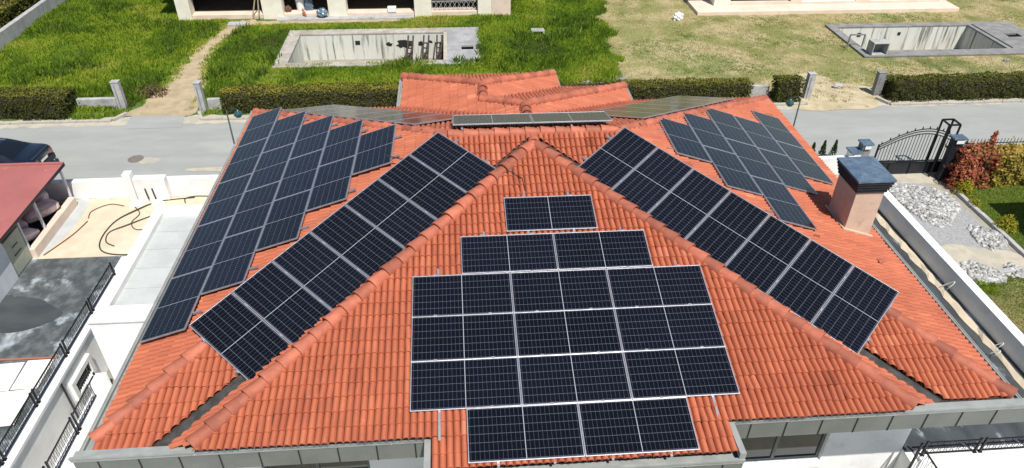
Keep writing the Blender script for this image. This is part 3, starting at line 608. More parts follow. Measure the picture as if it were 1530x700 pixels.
# ------------------------------------------------------------------ walls, railings, gate
def solo(name, mb, m, label, cat, group=None, bevel=0., smooth=False):
    o = mb.build(name, m, None, smooth, bevel); return tag(o, label, cat, group)
solo('boundary_wall', MB().box(-30, 18.0, 17.36, 17.6, G-.2, -4.2), m_white, 'low white street wall running behind the house', 'wall', bevel=.012)
mb = MB(); vs = [(16.36+dx, y, z) for y in (-6, 15.5) for dx, z in ((0, G-.5), (.30, G-.5), (.30, -3.02), (0, -3.02))]
mb.add(vs, [(3, 2, 1, 0), (4, 5, 6, 7), (0, 1, 5, 4), (1, 2, 6, 5), (2, 3, 7, 6), (3, 0, 4, 7)]); solo('boundary_wall', mb, m_white, 'long white garden wall beside the right terrace', 'wall', bevel=.01)
# meter housing and post standing against the street wall
mh = thing('meter_housing', (-11.4, 17.6, G), 'white rendered meter housing with cut cables by the street wall', 'meter housing')
MB().box(-11.74, -10.52, 17.03, 17.355, G, -3.97).build('cabinet', m_white, mh, bevel=.02); MB().box(-12.06, -11.76, 17.0, 17.35, G, -3.74).build('post', m_white, mh, bevel=.02)
for x in (-11.35, -11.08): MB().tube([(x, 17.022, -4.40), (x+.02, 17.0, -4.62), (x+.05, 16.98, G+.12)], .03).build('cable_stub', m_cable, mh)
for k, (x, y) in enumerate(((-11.75, 16.8), (-10.95, 16.85))):
    b = bmesh.new(); bmesh.ops.create_icosphere(b, subdivisions=2, radius=.2)
    for v in b.verts: v.co = Vector((x+v.co.x*1.5*(1+.3*math.sin(v.co.y*30+k)), y+v.co.y*(1+.3*math.sin(v.co.x*25)), G+max(v.co.z, 0)*.6*(1+.5*math.sin(v.co.x*40))))
    me = bpy.data.meshes.new('mortar_heap'); b.to_mesh(me); b.free(); me.materials.append(m_white); oo = bpy.data.objects.new('mortar_heap', me); COL.objects.link(oo)
    tag(oo, ['pale mortar heap at the foot of the white post', 'pale mortar heap under the cut cables'][k], 'mortar heap')
# retaining wall of the light well, with coping, window and drain pipe
rw = thing('retaining_wall', (-10.85, 8, G), 'white coped retaining wall between the concrete yard and the light well', 'wall')
MB().box(-11.0, -10.78, -12, 13.2, G-3.5, G-.02).build('wall', m_white, rw); MB().box(-11.06, -10.70, -12, 13.25, G-.02, G+.10).build('coping', m_white, rw, bevel=.012)
bw = MB(); bw.box(-10.78, -10.66, 7.62, 7.80, -6.15, -5.42); bw.box(-10.78, -10.66, 8.75, 8.93, -6.15, -5.42); bw.box(-10.78, -10.66, 7.80, 8.75, -5.60, -5.42); bw.box(-10.78, -10.66, 7.80, 8.75, -6.15, -6.0)
wi = bw.build('window', m_white, rw, bevel=.01); MB().box(-11.705, -10.765, 7.80, 8.75, -6.0, -5.60).build('pane', m_glass, wi)
gr = MB()
for k in range(9): gr.bar((-10.70, 7.86+k*.105, -6.0), (-10.70, 7.86+k*.105, -5.60), .014)
gr.bar((-10.70, 7.8, -5.8), (-10.70, 8.75, -5.8), .014); gr.build('grille', m_black, wi)
MB().tube([(-10.74, 7.35, G-.03), (-10.74, 7.35, -7.19)], .03).build('drain_pipe', m_dark_metal, rw)
MB().box(-10.78, -9.05, -12, 13.1, -7.3, -7.2).build('bounce_floor', m_white, rw); MB().box(-9.66, -9.56, -12, 7.08, -8.5, G-.01).build('well_side', m_white, rw)  # unseen floor, raised and whitened to bounce light onto the well wall

def railing(name, a, b, h, sect, label, cat='railing', base=0., group=None, pairs=True):
    """wrought-iron railing: sections with looping bars between paired posts"""
    a, b = Vector(a), Vector(b); d = b-a; L = d.length; d.normalize(); n = max(1, round(L/sect)); s = L/n; z = Vector((0, 0, 1))
    root = thing(name, a, label, cat, group)
    for i in range(n+1):
        p = a+d*(i*s)
        for off in ((-.07, .07) if pairs and 0 < i < n else (0,)):
            mb = MB(); mb.bar(p+d*off, p+d*off+z*(h+.06), .045, .045, upv=d); mb.box(p.x+d.x*off-.045, p.x+d.x*off+.045, p.y+d.y*off-.045, p.y+d.y*off+.045, p.z, p.z+.03); mb.build('post', m_black, root)
    for i in range(n):
        p0 = a+d*(i*s+.07); l = s-.14; mb = MB(); mb.bar(p0+z*h, p0+d*l+z*h, .035, .03); mb.bar(p0+z*.07, p0+d*l+z*.07, .035, .03)
        k = max(3, round(l/.16)); st = l/k
        for j in range(k):                    # long rings with lobes above and below
            c = p0+d*((j+.5)*st); hh = (h-.1)
            pts = [c+d*(st*.46*math.sin(t)*(1-.42*math.cos(2*t)**2))+z*(.085+hh/2-hh/2*math.cos(t)) for t in np.linspace(0, math.pi, 7)]
            pt2 = [c*2-q+z*(2*(q.z-c.z)) for q in pts]
            mb.tube(pts, .008, 4, cap=False); mb.tube(pt2, .008, 4, cap=False)
        mb.build('infill', m_black, root)
    return root
railing('railing', (-10.92, 12.2, G+.10), (-10.92, 2.6, G+.10), .48, 1.75, 'black looped iron railing on the coping beside the concrete yard')
railing('railing', (-9.46, 7.0, G+.01), (-9.46, 2.4, G+.01), .60, 1.5, 'black looped iron railing along the narrow white walkway')
railing('railing', (11.98, 2.11, -3.55), (16.2, 2.11, -3.55), .46, 1.28, 'black looped iron railing along the front of the right terrace')
railing('railing', (11.68, 1.95, -3.94), (11.68, -2.2, -3.94), 1.0, 1.4, 'tall black railing coming forward at the terrace corner', pairs=False)

gate = thing('gate', (20.4, 17.2, G), 'black arched iron sliding gate with a solid lower panel', 'gate')
def arch(x): t = (x-18.66)/(21.9-18.66); return -3.55+.72*math.sin(math.pi*min(max(t*.86, 0), 1))**1.0
mb = MB(); X = np.linspace(18.66, 22.6, 22)
for dz in (0, -.10, -.22): mb.tube([(x, 17.2, arch(x)+dz) for x in X], .022, 6)
mb.bar((18.66, 17.2, G+.05), (18.66, 17.2, -3.5), .06); mb.bar((22.6, 17.2, G+.05), (22.6, 17.2, arch(22.6)), .06)
for zz_ in (-4.42, -4.34): mb.bar((18.66, 17.2, zz_), (22.6, 17.2, zz_), .045)
for x in np.linspace(18.75, 22.5, 13): z0 = arch(x); mb.tube([(x, 17.2, z0), (x, 17.2, z0+.05), (x, 17.2, z0+.15)], [.012, .03, .003], 5)
mb.build('gate_frame', m_black, gate); mb = MB(); x = 18.8
while x < 22.55: mb.bar((x, 17.2, -4.36), (x, 17.2, arch(x)-.2), .018); x += .135
mb.build('gate_bars', m_black, gate); MB().box(18.66, 22.6, 17.18, 17.22, G+.06, -4.44).build('lower_panel', m_dark_metal, gate)
for x in (19.4, 20.35, 21.3): MB().box(x-.03, x+.03, 17.15, 17.178, G+.06, -4.44).build('stiffener', m_black, gate)
gp = thing('gate_portal', (21.5, 17.0, G), 'black open steel guide frame standing over the gate end', 'gate guide'); mb = MB()
for y in (16.92, 17.42): mb.bar((21.2, y, G), (21.2, y, -2.53), .06); mb.bar((21.68, y, G), (21.68, y, -2.53), .06); mb.bar((21.2, y, -2.53), (21.68, y, -2.53), .06)
mb.build('upright', m_black, gp); mb = MB(); mb.bar((21.2, 16.92, -2.53), (21.2, 17.42, -2.53), .06); mb.bar((21.68, 16.92, -2.53), (21.68, 17.42, -2.53), .06); mb.build('cross_bar', m_black, gp)
def pillar(x0, x1, y0, y1, z, m, label):
    p = thing('gate_pillar', ((x0+x1)/2, (y0+y1)/2, G), label, 'pillar'); MB().box(x0, x1, y0, y1, G, z).build('shaft', m, p, bevel=.01)
    MB().box(x0-.06, x1+.06, y0-.06, y1+.06, z, z+.07).build('cap', m_cap_metal, p, bevel=.01); MB().box(x0+.06, x1-.06, y0-.075, y0-.062, z-.16, z-.02).build('lamp_cover', m_conduit, p); return p
pillar(21.42, 21.86, 16.55, 16.85, -3.02, m_dark_metal, 'dark square gate pillar beside the red shrub'); pillar(18.06, 18.44, 17.3, 17.68, -3.58, m_dkconcrete, 'taller grey gate pillar behind the chimney cap'); pillar(17.62, 18.02, 17.2, 17.65, -3.92, m_white, 'short white gate pillar behind the chimney cap')
fence = thing('iron_fence', (22.7, 17.4, G), 'thin black picket fence behind the golden hedge', 'fence'); mb = MB(); mb.bar((22.7, 17.5, -3.75), (30, 17.5, -3.75), .03); mb.bar((22.7, 17.5, -4.6), (30, 17.5, -4.6), .03); mb.build('fence_rail', m_black, fence)
mb = MB()
for k in range(48): mb.bar((22.8+k*.15, 17.5, G), (22.8+k*.15, 17.5, -3.55), .016)
mb.build('pickets', m_black, fence)
# white conduit hoops on the right terrace
for k, (x, y, s) in enumerate(((16.02, 8.2, 1), (16.2, 8.3, 1.35), (15.75, 5.3, .7), (16.1, 5.6, .6))):
    pts = [(x+.34*s*math.sin(t)*.7, y-.25*s*math.sin(t*.7), -3.62+.42*s*math.sin(t)) for t in np.linspace(0, math.pi*.9, 10)]
    mb = MB().tube(pts, .013, 6); solo('conduit', mb, m_conduit, ['left one of two white conduit ends rising by the garden wall', 'taller white conduit loop rising by the garden wall', 'white conduit loop lying on the near part of the terrace', 'small white conduit end in the sand strip'][k], 'conduit', 'conduit ends on the right terrace', smooth=True)

# ------------------------------------------------------------------ shed with sacks
shed = thing('shed', (-16, 14, G), 'open shed with a red sheet roof above the concrete yard', 'shed')
def zr(y): return -3.22
mb = MB(); mb.add([(-20, 8.5, zr(8.5)), (-13.98, 8.5, zr(8.5)), (-14.06, 17.1, zr(17.1)), (-20, 17.1, zr(17.1))], [(0, 1, 2, 3)])
mb.add([(-20, 8.5, zr(8.5)-.05), (-13.98, 8.5, zr(8.5)-.05), (-14.06, 17.1, zr(17.1)-.05), (-20, 17.1, zr(17.1)-.05)], [(3, 2, 1, 0)]); rf = mb.build('roof', m_red, shed)
mb = MB(); mb.bar((-13.97, 8.5, zr(8.5)-.03), (-14.05, 17.1, zr(17.1)-.03), .05, .09); mb.build('edge_trim', m_black, rf); mb = MB(); mb.bar((-20, 17.1, zr(17.1)+.02), (-14.06, 17.1, zr(17.1)+.02), .13, .07); mb.build('ridge_flashing', m_red, rf)
for y in (17.03, 14.8, 13.55): MB().bar((-14.25, y, G), (-14.25, y, zr(y)-.06), .075).build('post', m_shedwall, shed)
MB().box(-14.30, -14.05, 13.5, 16.95, G, -4.62).build('parapet', m_pink, shed, bevel=.02)
wall = MB().box(-14.30, -14.18, 8, 12.35, G, zr(8)-.1); wall.build('wall', m_shedwall, shed); d = MB().box(-14.28, -14.22, 12.37, 13.45, G+.05, -3.6); d = d.build('door', m_greendoor, shed)
mb = MB(); mb.box(-14.218, -14.205, 12.75, 13.1, -4.02, -3.98); mb.box(-14.218, -14.205, 12.7, 13.15, -4.32, -4.28); mb.build('hinge', m_black, d)
MB().box(-20, -19.9, 8, 17.0, G, -3.3).build('wall', m_shedwall, shed); MB().box(-20, -14.35, 13.38, 13.45, G, -4.0).build('wall', m_brownint, shed); MB().box(-19.9, -14.33, 13.46, 17.0, G+.02, G+.04).build('floor', m_dark, shed)
def sack(c, L, W, H, rz, tilt, label, k):
    b = bmesh.new(); bmesh.ops.create_cube(b, size=1); bmesh.ops.subdivide_edges(b, edges=b.edges, cuts=7, use_grid_fill=True)
    for v in b.verts:
        x, y, z = v.co*2; f = lambda q, p, s: s*math.copysign(abs(q)**p, q)
        n = Vector((x, y, z)); pl = 1-.28*max(abs(x), abs(y))**4*(abs(z)) ; rr = 1/max(1e-6, (abs(x)**4+abs(y)**4+abs(z)**4)**.25)
        wr = 1+.04*math.sin(9*x+3*y+k)+.03*math.sin(11*y-5*z+2*k)
        v.co = Vector((x*rr*L/2*wr, y*rr*W/2*wr, z*rr*H/2*pl))
    bmesh.ops.rotate(b, verts=b.verts, matrix=Matrix.Rotation(tilt, 3, 'Y')); bmesh.ops.rotate(b, verts=b.verts, matrix=Matrix.Rotation(rz, 3, 'Z')); bmesh.ops.translate(b, verts=b.verts, vec=c)
    me = bpy.data.meshes.new('sack'); b.to_mesh(me); b.free(); me.materials.append(m_sack)
    for pgn in me.polygons: pgn.use_smooth = True
    o = bpy.data.objects.new('sack', me); COL.objects.link(o); tag(o, label, 'sack', 'bulk sacks under the shed roof')
sack((-14.78, 15.75, -4.45), 1.25, .66, .48, .85, -.1, 'large pale pink sack lying behind the shed parapet', 1); sack((-14.72, 14.05, -4.5), 1.35, .5, .46, 1.25, .22, 'long tilted pink sack beside the shed door', 2)
sack((-15.2, 16.5, -4.38), .7, .6, .5, .2, 0, 'small sack behind the large pale one', 3); sack((-15.35, 14.9, -4.6), .8, .6, .4, .9, 0, 'grey pink sack deep in the shed between the posts', 4)
# boards, pipe and cables
for k, (x, y, wx, wy, rz) in enumerate(((-12.45, 7.62, .78, 1.12, .05), (-11.62, 7.66, .74, 1.15, .02), (-11.85, 6.35, 1.1, 1.3, .08))):
    solo('board', MB().box(x-wx/2, x+wx/2, y-wy/2, y+wy/2, G+.02+.03*k, G+.045+.03*k, rz=rz), m_board, ['far left white board lying on the wet concrete', 'far right white board lying beside the railing', 'near white board lying across the wet concrete'][k], 'board', 'white boards on the concrete yard')
solo('pipe', MB().tube([(-18, 8.38, G+.04), (-14, 8.36, G+.04), (-11.2, 8.33, G+.05)], .03), m_pipe_red, 'long rusty red pipe lying beyond the white boards', 'pipe')
solo('pipe', MB().tube([(-13.5, 5.2, G+.04), (-12.4, 5.5, G+.05), (-11.5, 6.0, G+.05)], .025), m_pipe_red, 'bent rusty pipe lying nearest the railing', 'pipe')
def spline(pts, n=8):
    P = [Vector(p) for p in pts]; out = []
    for i in range(len(P)-1):
        a, b, c, d = P[max(i-1, 0)], P[i], P[i+1], P[min(i+2, len(P)-1)]
        for k in range(n): t = k/n; out.append(.5*((2*b)+(c-a)*t+(2*a-5*b+4*c-d)*t*t+(3*b-a-3*c+d)*t**3))
    return out+[P[-1]]
g_ = G+.03
for k, (pts, r_) in enumerate((([(-8.9, 17.2, g_), (-9.6, 17.25, g_), (-9.95, 17.1, g_), (-9.85, 16.75, g_+.02)], .022), ([(-9.6, 17.15, g_), (-10.9, 16.95, g_), (-11.6, 16.3, g_+.04), (-12.15, 15.6, g_), (-12.25, 14.5, g_), (-11.95, 13.75, g_), (-11.2, 13.45, g_), (-9.9, 13.5, g_)], .024), ([(-10.8, 16.0, g_), (-11.6, 15.3, g_+.03), (-12.1, 14.9, g_), (-12.0, 14.3, g_), (-11.6, 14.0, g_)], .02), ([(-11.75, 16.6, g_), (-11.4, 16.1, g_), (-11.5, 15.5, g_), (-11.1, 15.0, g_), (-10.2, 15.2, g_)], .017), ([(-12.2, 16.7, g_), (-12.8, 16.85, g_), (-13.3, 16.4, g_), (-13.25, 15.9, g_)], .018), ([(-13.9, 13.6, g_), (-13.4, 14.8, g_), (-13.2, 15.7, g_)], .02))):
    solo('cable', MB().tube(spline(pts), r_, 6), m_cable if k < 4 else m_rust, ['short hooked black cable end by the street wall', 'thickest black cable curving across the sand yard', 'black cable inside the large curve on the sand', 'thin black cable crossing the thick ones on the sand', 'rusty wire arching across the sand beside the meter housing', 'straight rusty rod lying along the pale sand'][k], 'cable' if k < 4 else 'wire', smooth=True)

# ------------------------------------------------------------------ street lamps, manhole, car
def lamp(x, y, ztop, sx, lx, label):
    L = thing('street_lamp', (x, y, G), label, 'street lamp'); MB().tube([(x, y, G), (x, y, G+.5), (x, y, G+.52), (x, y, ztop)], [.055, .055, .035, .03], 8).build('pole', m_green_pole, L, smooth=True)
    MB().tube(spline([(x, y, ztop-.05), (x+.1*sx, y, ztop+.08), (x+.3*sx, y, ztop+.08), (x+lx*sx, y, ztop-.02)]), .016, 6).build('arm', m_green_pole, L, smooth=True)
    cx = x+lx*sx; hd = MB(); hd.tube([(cx, y, ztop+.02), (cx, y, ztop-.04), (cx, y, ztop-.13), (cx, y, ztop-.22)], [.03, .05, .15, .17], 12); hd = hd.build('lantern', m_teal, L, smooth=True)
    MB().tube([(cx, y, ztop-.22), (cx, y, ztop-.30), (cx, y, ztop-.34)], [.14, .11, .02], 12).build('lantern_glass', m_lamp_glass, hd, smooth=True)
lamp(-7.93, 18.3, -1.72, 1, .42, 'slim green street lamp rising left of the roof'); lamp(15.3, 18.3, -1.85, -1, .42, 'slim green street lamp rising right of the roof')
mb = MB(); n = 24; mb.tube([(-13.04, 20.51, G+.008), (-13.04, 20.51, G+.016)], .33, 24); mh2 = mb.build('manhole_cover', m_manhole); tag(mh2, 'round rusty manhole cover set in the grey road', 'manhole cover')

def car_build(ox, oy, rz):
    root = thing('parked_car', (ox, oy, G), 'dark blue saloon car parked on the road behind the red shed roof', 'car')
    st = [(0, .74, .50, .88, .92, .68), (.06, .82, .36, .93, .98, .72), (.25, .88, .30, .97, 1.03, .73), (.75, .915, .28, .985, 1.07, .70), (1.15, .92, .28, .985, 1.24, .62), (1.6, .925, .27, .985, 1.385, .575), (2.1, .925, .27, .975, 1.43, .57), (2.6, .92, .27, .965, 1.41, .58), (3.0, .915, .27, .955, 1.27, .62), (3.45, .905, .28, .94, 1.0, .70), (3.9, .89, .30, .89, .92, .72), (4.4, .82, .34, .78, .80, .62), (4.62, .70, .42, .66, .68, .5)]
    xs_ = np.linspace(0, 4.62, 48); A = np.array(st)
    def smooth(col):
        v = np.interp(xs_, A[:, 0], A[:, col]); 
        for _ in range(2): v[1:-1] = .25*v[:-2]+.5*v[1:-1]+.25*v[2:]
        return v
    W_, LO, BE, RO, RW = (smooth(i) for i in range(1, 6)); ring = []
    for i, x in enumerate(xs_):
        w_, lo, be, ro, rw_ = W_[i], LO[i], BE[i], RO[i], RW[i]; half = [(w_*.90, lo), (w_*.985, lo+.10), (w_, (lo+be)/2), (w_*.985, be-.08), (w_*.955, be), (w_*.955*.35+rw_*.65, be+(ro-be)*.72), (rw_*.96, ro-.012), (rw_*.55, ro+.012), (0, ro+.018)]
        ring.append([(y, z) for y, z in half]+[(-y, z) for y, z in half[-2::-1]])
    n = len(ring[0]); cs, sn = math.cos(rz), math.sin(rz)
    def P(x, y, z): return (ox+x*cs-y*sn, oy+x*sn+y*cs, G+z)
    V = [P(xs_[i], *ring[i][k]) for i in range(48) for k in range(n)]
    fs = [(i*n+k, i*n+k+1, (i+1)*n+k+1, (i+1)*n+k) for i in range(47) for k in range(n-1)]+[tuple(range(n-1, -1, -1)), tuple(47*n+k for k in range(n))]
    body = mesh_obj('body', V, fs, m_car, root, smooth=True)
    def glass(name, xa, xb, ks, par):
        mb = MB()
        for i in range(47):
            if not (xa <= xs_[i] and xs_[i+1] <= xb): continue
            for k in ks:
                q_ = []
                for ii, kk in ((i, k), (i, k+1), (i+1, k+1), (i+1, k)):
                    y, z = ring[ii][kk]; q_.append(P(xs_[ii], y*1.008+(.006 if y > 0 else -.006 if y < 0 else 0), z+.007))
                mb.add(q_, [(0, 1, 2, 3)])
        return mb.build(name, m_carglass, par, smooth=True)
    glass('rear_window', .78, 1.62, [6, 7, 8, 9], root); glass('windscreen', 2.65, 3.4, [6, 7, 8, 9], root); glass('side_window', 1.2, 1.95, [4], root); glass('side_window', 2.02, 3.0, [4], root); glass('side_window', 1.2, 1.95, [11], root); glass('side_window', 2.02, 3.0, [11], root)
    for sgn in (1, -1):
        mb = MB(); pts = [P(x, sgn*(np.interp(x, xs_, W_)*.97+.006), np.interp(x, xs_, BE)+.012) for x in np.linspace(1.0, 3.2, 8)]; mb.tube(pts, .014, 5); mb.build('chrome_trim', m_chrome, root)
        MB().tube([P(x, sgn*(np.interp(x, xs_, RW)+.03), np.interp(x, xs_, RO)-.03) for x in np.linspace(1.0, 2.9, 10)], .012, 5).build('chrome_trim', m_chrome, root)
        mb = MB(); mb.add([P(-.012, sgn*.42, .80), P(-.012, sgn*.70, .80), P(.16, sgn*.885, .84), P(.16, sgn*.885, .94), P(-.002, sgn*.70, .905), P(-.012, sgn*.42, .89)], [(0, 1, 2, 3, 4, 5)]); mb.build('tail_light', m_taillight, root)
        for x in (.95, 3.72):
            mb = MB(); a, b = Vector(P(x, sgn*.72, .33)), Vector(P(x, sgn*.935, .33)); mb.tube([a, b], .33, 20); wh = mb.build('wheel', m_tyre, root); MB().tube([Vector(P(x, sgn*.93, .33)), Vector(P(x, sgn*.945, .33))], .22, 16).build('rim', m_chrome, wh)
        MB().tube([P(-.03, sgn*.55, .35), P(.2, sgn*.55, .35)], .045, 8).build('exhaust', m_chrome, root)
    mb = MB(); mb.add([P(-.02, -.26, .66), P(-.02, .26, .66), P(-.016, .26, .77), P(-.016, -.26, .77)], [(0, 1, 2, 3)]); mb.build('number_plate', m_conduit, root)
    mb = MB(); mb.add([P(-.045, -.72, .40), P(-.045, .72, .40), P(-.04, .72, .60), P(-.04, -.72, .60), P(.1, -.80, .40), P(.1, .80, .40), P(.08, .8, .6), P(.08, -.8, .6)], [(0, 1, 2, 3), (4, 0, 3, 7), (1, 5, 6, 2), (3, 2, 6, 7), (0, 4, 5, 1)]); mb.build('bumper', m_dark_metal, root)
    mb = MB(); mb.bar(P(.10, -.68, 1.005), P(.10, .68, 1.005), .05, .03); mb.build('boot_lip', m_car, root)
car_build(-16.2, 19.5, math.pi-.04)

# ------------------------------------------------------------------ vegetation
def frac_noise(x, y, s, seed):
    r = np.random.default_rng(seed); v = 0
    for k in range(6): a, p = r.uniform(0, 6.28), r.uniform(0, 6.28); f = s*(.6+.5*k); v = v+np.sin(f*(x*math.cos(a)+y*math.sin(a))+p+1.5*np.sin(f*.6*(y*math.cos(a)-x*math.sin(a))+p*2))/(1+.35*k)
    return v/3.2
def blades(name, x, y, h, wd, tint, m, seed, per=5, spread=.06, lean=.5, z=G):
    r = np.random.default_rng(seed); n = len(x); X = np.repeat(x, per)+r.normal(0, spread, n*per); Y = np.repeat(y, per)+r.normal(0, spread, n*per); H = np.repeat(h, per)*r.uniform(.6, 1.15, n*per); T = np.clip(np.repeat(tint, per)+r.normal(0, .09, n*per), 0, 1)
    a = r.uniform(0, 6.283, n*per); l = r.uniform(.1, 1, n*per)*lean*H; b = a+r.uniform(.8, 2.2, n*per); W2 = np.repeat(wd, per)/2 if np.ndim(wd) else wd/2
    N = n*per; V = np.zeros((N, 4, 3)); dx, dy = np.cos(b)*W2, np.sin(b)*W2; lx, ly = np.cos(a)*l, np.sin(a)*l
    V[:, 0] = np.stack([X-dx, Y-dy, np.full(N, z)], 1); V[:, 1] = np.stack([X+dx, Y+dy, np.full(N, z)], 1)
    V[:, 2] = np.stack([X+lx*.4+dx*.75, Y+ly*.4+dy*.75, z+H*.65], 1); V[:, 3] = np.stack([X+lx, Y+ly, z+H], 1)
    F = (np.arange(N)*4)[:, None]+np.array([[0, 1, 2, 3]])
    o = mesh_obj(name, V.reshape(-1, 3), F, m, None, T); o['kind'] = 'stuff'; return o
PATH = [(-13.3, 24.7, 1.7), (-13.2, 26.5, 1.15), (-13.1, 28.5, .75), (-13.5, 31, .35), (-13.3, 34.0, .25), (-12.7, 37.2, .4), (-11.4, 37.9, .5)]
def off_path(x, y, extra=0.):
    ok = np.ones(x.shape, bool)
    for (x0, y0, w0), (x1, y1, w1) in zip(PATH, PATH[1:]):
        dx, dy = x1-x0, y1-y0; t = np.clip(((x-x0)*dx+(y-y0)*dy)/(dx*dx+dy*dy), 0, 1); d = np.hypot(x-x0-t*dx, y-y0-t*dy); ok &= d > (w0+(w1-w0)*t)*(1+.18*np.sin(y*3.1+x*1.7))+extra
    return ok
def out(x, y, *rects):
    ok = np.ones(x.shape, bool)
    for a, b, c, d in rects: ok &= ~((x > a) & (x < b) & (y > c) & (y < d))
    return ok
edge = lambda y: 10.0+.35*np.sin(y*1.3)+.25*np.sin(y*3.1+1)+.09*(y-28)
PL_OUT = (-8.95, 2.5, 30.62, 35.95); PR_OUT = (24.8, 37.2, 29.9, 35.4)
n = 62000; x = rng.uniform(-25, 11.6, n); y = rng.uniform(25.2, 46, n)
k = (x < edge(y)) & off_path(x, y) & out(x, y, PL_OUT, (-16.5, 4.9, 38.2, 60), (-10.9, -2.5, 37.3, 38.2)) & ~((x > -15) & (x < -10.9) & (y < 25.9)); x, y = x[k], y[k]
fade = ~off_path(x, y, .45) & (rng.random(len(x)) < .5); x, y = x[~fade], y[~fade]
d1 = frac_noise(x, y, .55, 3); d2 = frac_noise(x, y, 1.7, 4); h = np.clip(.22+.13*d1+.07*d2, .07, .5)
near_path = ~off_path(x, y, .6); h[near_path] *= .5; tn = np.clip(.53+.34*frac_noise(x, y, .6, 8)+.22*d2+.16*frac_noise(x, y, 3.2, 5), .12, .97); tn[near_path] = np.clip(tn[near_path]+.22, 0, 1)
hp = (y > 36.1) & (x < 2) & (x > -11); h[hp] *= .7; tn[hp] = np.clip(tn[hp]+.18, 0, 1)
blades('tall_grass', x, y, h, .05, tn, m_grass, 11, per=6, spread=.08, lean=.75)
n = 9000; x = rng.uniform(-24.5, 10, n); y = rng.uniform(25.6, 42, n); k = (x < edge(y)) & off_path(x, y, .3) & out(x, y, PL_OUT, (-16.5, 4.9, 37.4, 60)) & (frac_noise(x, y, 1.1, 77) > .3); x, y = x[k], y[k]
blades('weeds', x, y, rng.uniform(.3, .6, len(x)), .07, rng.uniform(.18, .42, len(x)), m_grass, 12, per=7, spread=.13, lean=.6)
n = 52000; x = rng.uniform(9.0, 45, n); y = rng.uniform(25.3, 50, n)
k = (x > edge(y)-.3) & out(x, y, PR_OUT, (17.0, 35.5, 37.5, 60)) & (((x-20.9)/2.7)**2+((y-25.2)/1.9)**2 > 1+.3*np.sin(x*4)) & (y > 25.3-.2*((x > 23))); x, y = x[k], y[k]
d1 = frac_noise(x, y, .45, 13); d2 = frac_noise(x, y, 1.9, 14); tn = np.clip(.72-.95*np.clip(d1-.08, 0, 1)-.36*np.clip(d2, -.4, 1)+rng.normal(0, .1, len(x)), 0, 1); k2 = (y < 29.5) & (x > 22); tn[k2] = np.clip(tn[k2]-.22, 0, 1)
blades('dry_grass', x, y, np.clip(.055+.02*d2, .025, .12), .03, tn, m_drygrass, 15, per=5, spread=.10, lean=1.1)
n = 15000; x = rng.uniform(21.8, 29, n); y = rng.uniform(9.5, 16.6, n); blades('lawn_grass', x, y, np.full(n, .06), .03, np.clip(.5+.3*frac_noise(x, y, .9, 22), 0, 1), m_lawn, 16, per=5, spread=.07, lean=.9, z=G+.03)
n = 3500; x = rng.uniform(17.0, 21.4, n); y = rng.uniform(6.5, 10.4, n); blades('dry_grass', x, y, np.full(n, .07), .03, np.clip(.35+.4*frac_noise(x, y, 1.2, 23), 0, 1), m_drygrass, 17, per=5, spread=.08, lean=1)
for k, (cx, cy, r_, n) in enumerate(((-15.6, 25.0, .5, 60), (-16.6, 24.6, .7, 90), (-10.9, 24.9, .35, 25), (-17.2, 24.75, .4, 30), (18.9, 9.6, .6, 90))):
    a = rng.uniform(0, 6.28, n); q_ = r_*np.sqrt(rng.random(n)); blades('weeds', cx+q_*np.cos(a), cy+q_*np.sin(a)*.5, rng.uniform(.08, .22, n), .04, rng.uniform(.3, .8, n), m_grass, 30+k, per=6, spread=.04, lean=.8)

